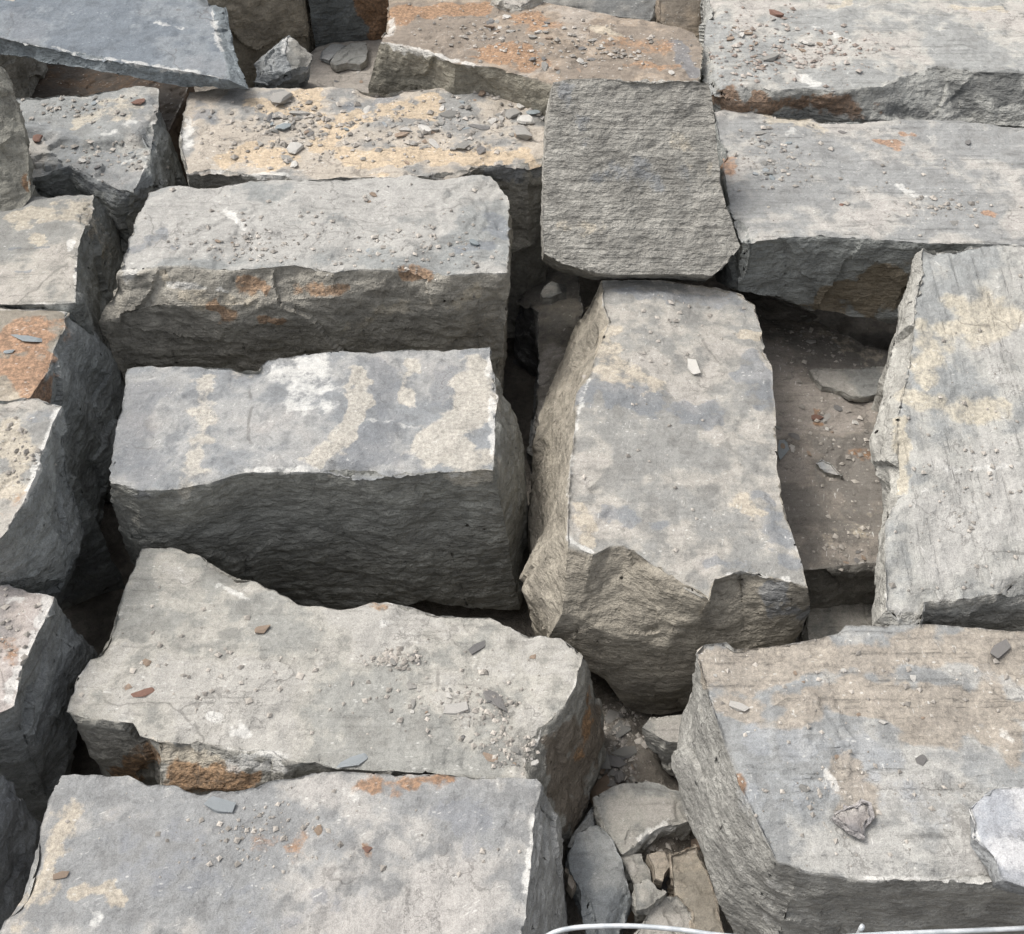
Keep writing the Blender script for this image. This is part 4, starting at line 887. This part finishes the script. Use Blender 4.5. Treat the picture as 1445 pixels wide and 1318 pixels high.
# scattered look-alikes
def scatter(k, n, blobs, wr, cols, label, group, name='stone_chip'):
    i = tries = 0
    while i < n and tries < n * 6:
        tries += 1
        bu, bv, ru, rv = RNG.choice(blobs)
        u, v = RNG.gauss(bu, ru), RNG.gauss(bv, rv)
        w = wr[0] + (wr[1] - wr[0]) * RNG.random() ** 1.8
        c = RNG.choice(cols)
        size = 'larger' if w > wr[0] + 0.45 * (wr[1] - wr[0]) else 'small'
        tone = {'grey': 'mid-grey', 'dark': 'dark', 'blue': 'bluish', 'pale': 'pale', 'red': 'rust-red', 'brown': 'brown'}[c]
        if chip(u, v, w, c, size + ' ' + tone + ' ' + label, [K[k]], group, name=name, asp=RNG.uniform(.6, 1)): i += 1
scatter('A', 66, [(400, 170, 18, 22), (640, 160, 40, 22), (700, 170, 35, 20), (620, 195, 35, 14), (740, 160, 20, 20), (440, 205, 22, 14), (540, 190, 40, 18)], (9, 26), ['grey', 'grey', 'grey', 'pale', 'dark', 'blue', 'brown'], 'loose chip strewn over the ochre-dusted block', 'chips on the ochre-dusted block')
scatter('T', 34, [(790, 55, 28, 14), (820, 72, 20, 8), (700, 38, 14, 10), (785, 92, 22, 8), (760, 45, 14, 8)], (7, 16), ['grey', 'grey', 'dark', 'pale', 'brown'], 'chip strewn over the long rusty slab', 'chips on the rusty slab')
scatter('R1', 34, [(1050, 45, 22, 20), (1080, 80, 20, 10), (1035, 60, 12, 12), (1160, 68, 25, 8), (1090, 35, 14, 12)], (6, 15), ['grey', 'grey', 'brown', 'brown', 'pale', 'dark'], 'chip in the reddish grit of the scalloped block', 'chips on the scalloped block')
scatter('R2', 26, [(1080, 215, 12, 18), (1095, 200, 18, 8), (1335, 297, 22, 8), (1090, 240, 8, 12)], (6, 15), ['grey', 'grey', 'blue', 'dark'], 'chip on the long streaked block', 'chips on the long streaked block')
scatter('F', 34, [(565, 928, 20, 6), (690, 990, 25, 18), (600, 1000, 25, 8), (640, 980, 14, 10), (730, 1072, 14, 6), (670, 1040, 30, 16)], (6, 16), ['grey', 'grey', 'pale', 'dark', 'brown'], 'chip in the grit of the buff-grey block', 'chips on the buff-grey block')
scatter('L1', 12, [(95, 152, 18, 8), (135, 147, 10, 6), (150, 225, 30, 8), (165, 205, 20, 6)], (6, 16), ['grey', 'dark', 'pale', 'blue'], 'chip on the broken-fronted block', 'chips on the broken-fronted block')
scatter('K', 24, [(1140, 460, 14, 16), (1180, 600, 18, 8), (1115, 630, 14, 10), (1140, 655, 20, 10), (1200, 780, 16, 16), (1165, 490, 14, 12)], (6, 15), ['grey', 'dark', 'pale', 'brown'], 'chip scattered on the sunken slab', 'chips on the sunken slab')
scatter('B1', 14, [(620, 340, 50, 18), (350, 345, 30, 14), (540, 275, 12, 5), (560, 360, 60, 8)], (5, 11), ['grey', 'pale', 'brown', 'dark'], 'chip on the dusty block with rusty streaks', 'chips on the dusty block')
scatter('E', 10, [(1100, 950, 60, 20), (1200, 1010, 60, 20)], (5, 10), ['pale', 'brown'], 'chip on the brown half of the half brown block', 'chips on the half brown block')

K['GD'] = 'ground'
scatter('GD', 80, [(870, 1060, 20, 30), (815, 1230, 10, 40), (930, 1240, 30, 40), (975, 1250, 14, 30), (900, 1290, 25, 20), (870, 1130, 20, 20), (860, 1090, 15, 25)], (8, 44), ['grey', 'grey', 'dark', 'brown'], 'angular shard in the dusty rubble gap', 'shards in the rubble gap', name='rubble_shard')

def grit(k, n, blobs, size, mat, label):
    P, Tr = [], []
    r = np.random.RandomState(len(label) * 7 + n)
    base = np.array([(1, 0, 0), (0, 1, 0), (-1, 0, 0), (0, -1, 0), (0, 0, .7), (0, 0, -.5)], float)
    tri = np.array([(0, 1, 4), (1, 2, 4), (2, 3, 4), (3, 0, 4), (1, 0, 5), (2, 1, 5), (3, 2, 5), (0, 3, 5)])
    for _ in range(n):
        bu, bv, ru, rv = blobs[r.randint(len(blobs))]
        u, v = r.normal(bu, ru), r.normal(bv, rv)
        h = surf(u, v, [K[k]])
        if h is None or abs(h[1].z) < 0.6: continue
        s = size * h[3] / FPX * (0.22 + 1.1 * r.rand() ** 3.5)
        q = base * (r.uniform(.5, 1.3, (6, 3))) * s
        a = r.uniform(0, 6.28); c, sn = math.cos(a), math.sin(a)
        q = np.stack([q[:, 0] * c - q[:, 1] * sn, q[:, 0] * sn + q[:, 1] * c, q[:, 2] * .8], 1) + np.array(h[0]) + (0, 0, .25 * s)
        Tr.append(tri + 6 * len(P)); P.append(q)
    P, Tr = np.vstack(P), np.vstack(Tr)
    org = np.array([P[:, 0].mean(), P[:, 1].mean(), P[:, 2].min()])
    me = make_mesh('grit', P, Tr, mat, org)
    me.polygons.foreach_set('use_smooth', np.zeros(len(Tr), bool))
    o = bpy.data.objects.new('grit', me); o.location = org; col.objects.link(o)
    tag(o, label, 'grit', None, 'stuff')
def grit_mat(name, c1, c2):
    t = NT(name)
    g = t.node('ShaderNodeNewGeometry')
    c = t.mix(g.outputs['Random Per Island'], c1, c2)
    t.l.new(c, t.bsdf.inputs['Base Color']); t.bsdf.inputs['Roughness'].default_value = 0.9
    return t.m
GM = grit_mat('grit_buff', (0.20, 0.185, 0.165), (0.48, 0.44, 0.39)); GMR = grit_mat('grit_reddish', (0.20, 0.155, 0.13), (0.42, 0.38, 0.34))
grit('A', 900, [(500, 190, 130, 32), (640, 170, 90, 28), (400, 180, 40, 25)], 5.0, GM, 'fine ochre grit between the chips of the ochre-dusted block')
grit('T', 500, [(780, 60, 60, 22), (880, 70, 50, 15), (680, 50, 50, 20)], 4.0, GM, 'fine grit on the long rusty slab')
grit('R1', 600, [(1060, 55, 40, 28), (1170, 70, 50, 14), (1080, 90, 60, 12)], 4.0, GMR, 'fine reddish grit on the scalloped block')
grit('R2', 400, [(1085, 215, 25, 25), (1330, 295, 40, 12), (1200, 240, 120, 40)], 4.0, GM, 'fine grit on the long streaked block')
grit('B1', 500, [(480, 320, 130, 30), (600, 350, 70, 20), (350, 350, 50, 14)], 4.0, GM, 'fine grit on the dusty block with rusty streaks')
grit('F', 700, [(620, 980, 80, 40), (560, 930, 20, 8), (690, 1000, 30, 20), (300, 950, 100, 50), (720, 1060, 25, 15)], 4.5, GM, 'fine grit on the large buff-grey block')
grit('K', 400, [(1150, 480, 25, 30), (1180, 620, 35, 40), (1195, 770, 20, 30)], 4.0, GM, 'fine grit on the sunken slab')
grit('L1', 250, [(110, 155, 40, 12), (150, 220, 40, 12)], 4.0, GM, 'fine grit on the broken-fronted block')
grit('G', 220, [(400, 1180, 150, 50), (380, 1180, 40, 25)], 4.0, GM, 'sparse grit on the mottled front block')
grit('E', 300, [(1200, 960, 140, 40), (1200, 1130, 100, 40)], 4.0, GM, 'sparse grit on the half brown block')
grit('C', 160, [(940, 640, 70, 130), (960, 450, 60, 30)], 4.0, GM, 'sparse grit on the end-on block')
grit('R3', 220, [(1370, 680, 60, 120)], 4.0, GM, 'sparse grit on the pale vertical-streaked block')
grit('GD', 1200, [(870, 1050, 22, 35), (840, 1230, 20, 50), (930, 1240, 30, 40)], 5.0, GM, 'earthy grit in the rubble gap')
grit('L5', 120, [(30, 890, 25, 40)], 4.0, GM, 'crumbs on the pinkish-buff block')
grit('L4', 120, [(30, 650, 25, 50)], 4.0, GM, 'crumbs on the block beside the black hole')

# ------------------------------------------------------------------ galvanised wire across the front
def tube(name, pts, r, mat, parent=None, nseg=10):
    P = [Vector(p) for p in pts]
    dense = []
    for i in range(len(P) - 1):
        p0, p1, p2, p3 = P[max(i - 1, 0)], P[i], P[i + 1], P[min(i + 2, len(P) - 1)]
        for j in range(6):
            t = j / 6
            dense.append(0.5 * ((2 * p1) + (p2 - p0) * t + (2 * p0 - 5 * p1 + 4 * p2 - p3) * t * t + (3 * p1 - p0 - 3 * p2 + p3) * t ** 3))
    dense.append(P[-1])
    V, F = [], []
    for i, p in enumerate(dense):
        d = (dense[min(i + 1, len(dense) - 1)] - dense[max(i - 1, 0)]).normalized()
        a = d.cross(Vector((0, .3, 1)) if abs(d.z) < .9 else Vector((0, 1, 0))).normalized(); b = d.cross(a)
        for s in range(nseg):
            V.append(p + (a * math.cos(6.2832 * s / nseg) + b * math.sin(6.2832 * s / nseg)) * r)
    for i in range(len(dense) - 1):
        for s in range(nseg):
            t = (s + 1) % nseg
            F.append((i * nseg + s, i * nseg + t, (i + 1) * nseg + t, (i + 1) * nseg + s))
    F.append(tuple(range(nseg))[::-1]); F.append(tuple((len(dense) - 1) * nseg + s for s in range(nseg)))
    org = Vector((sum(v.x for v in V) / len(V), sum(v.y for v in V) / len(V), min(v.z for v in V))) if parent is None else Vector(parent.location)
    me = bpy.data.meshes.new(name); me.from_pydata([tuple(v - org) for v in V], [], F); me.update()
    for p in me.polygons: p.use_smooth = True
    me.materials.append(mat)
    o = bpy.data.objects.new(name, me); col.objects.link(o)
    if parent is None: o.location = org
    else: o.parent = parent
    return o
tw = NT('galvanised_wire')
nw = tw.noise(tw.node('ShaderNodeTexCoord').outputs['Object'], 60, 3)
tw.l.new(tw.mix(tw.ramp(nw, .3, .7), (0.45, 0.48, 0.50), (0.66, 0.68, 0.69)), tw.bsdf.inputs['Base Color'])
tw.bsdf.inputs['Metallic'].default_value = 0.35; tw.bsdf.inputs['Roughness'].default_value = 0.45
root = bpy.data.objects.new('wire_edging', None); col.objects.link(root)
p0 = at_z(1000, 1330, -0.40); root.location = p0
bpy.context.view_layer.update()
tag(root, 'pale galvanised wire bent across the front of the rubble gap', 'wire')
zz = -0.03
tube('rim_wire', [at_z(u, v, zz) for u, v in ((690, 1400), (740, 1345), (775, 1319), (806, 1310), (845, 1307), (900, 1307), (960, 1312), (1010, 1319), (1090, 1326), (1160, 1325), (1216, 1320), (1300, 1316), (1380, 1313), (1460, 1309), (1560, 1303))], 0.0029, tw.m, root)
pp = at_z(1217, 1307, zz + 0.006)
tube('upright_wire', [pp, pp + Vector((0, -0.005, -0.1)), Vector((pp.x, pp.y - 0.01, -0.45))], 0.003, tw.m, root)
for (u, v) in ((1560, 1303), (690, 1400)):
    q = at_z(u, v, zz)
    tube('upright_wire', [q + Vector((0, 0, .004)), q + Vector((0, 0, -.15)), Vector((q.x, q.y, -0.45))], 0.003, tw.m, root)
print('done', round(time.time() - T0, 1), len(bpy.data.objects))
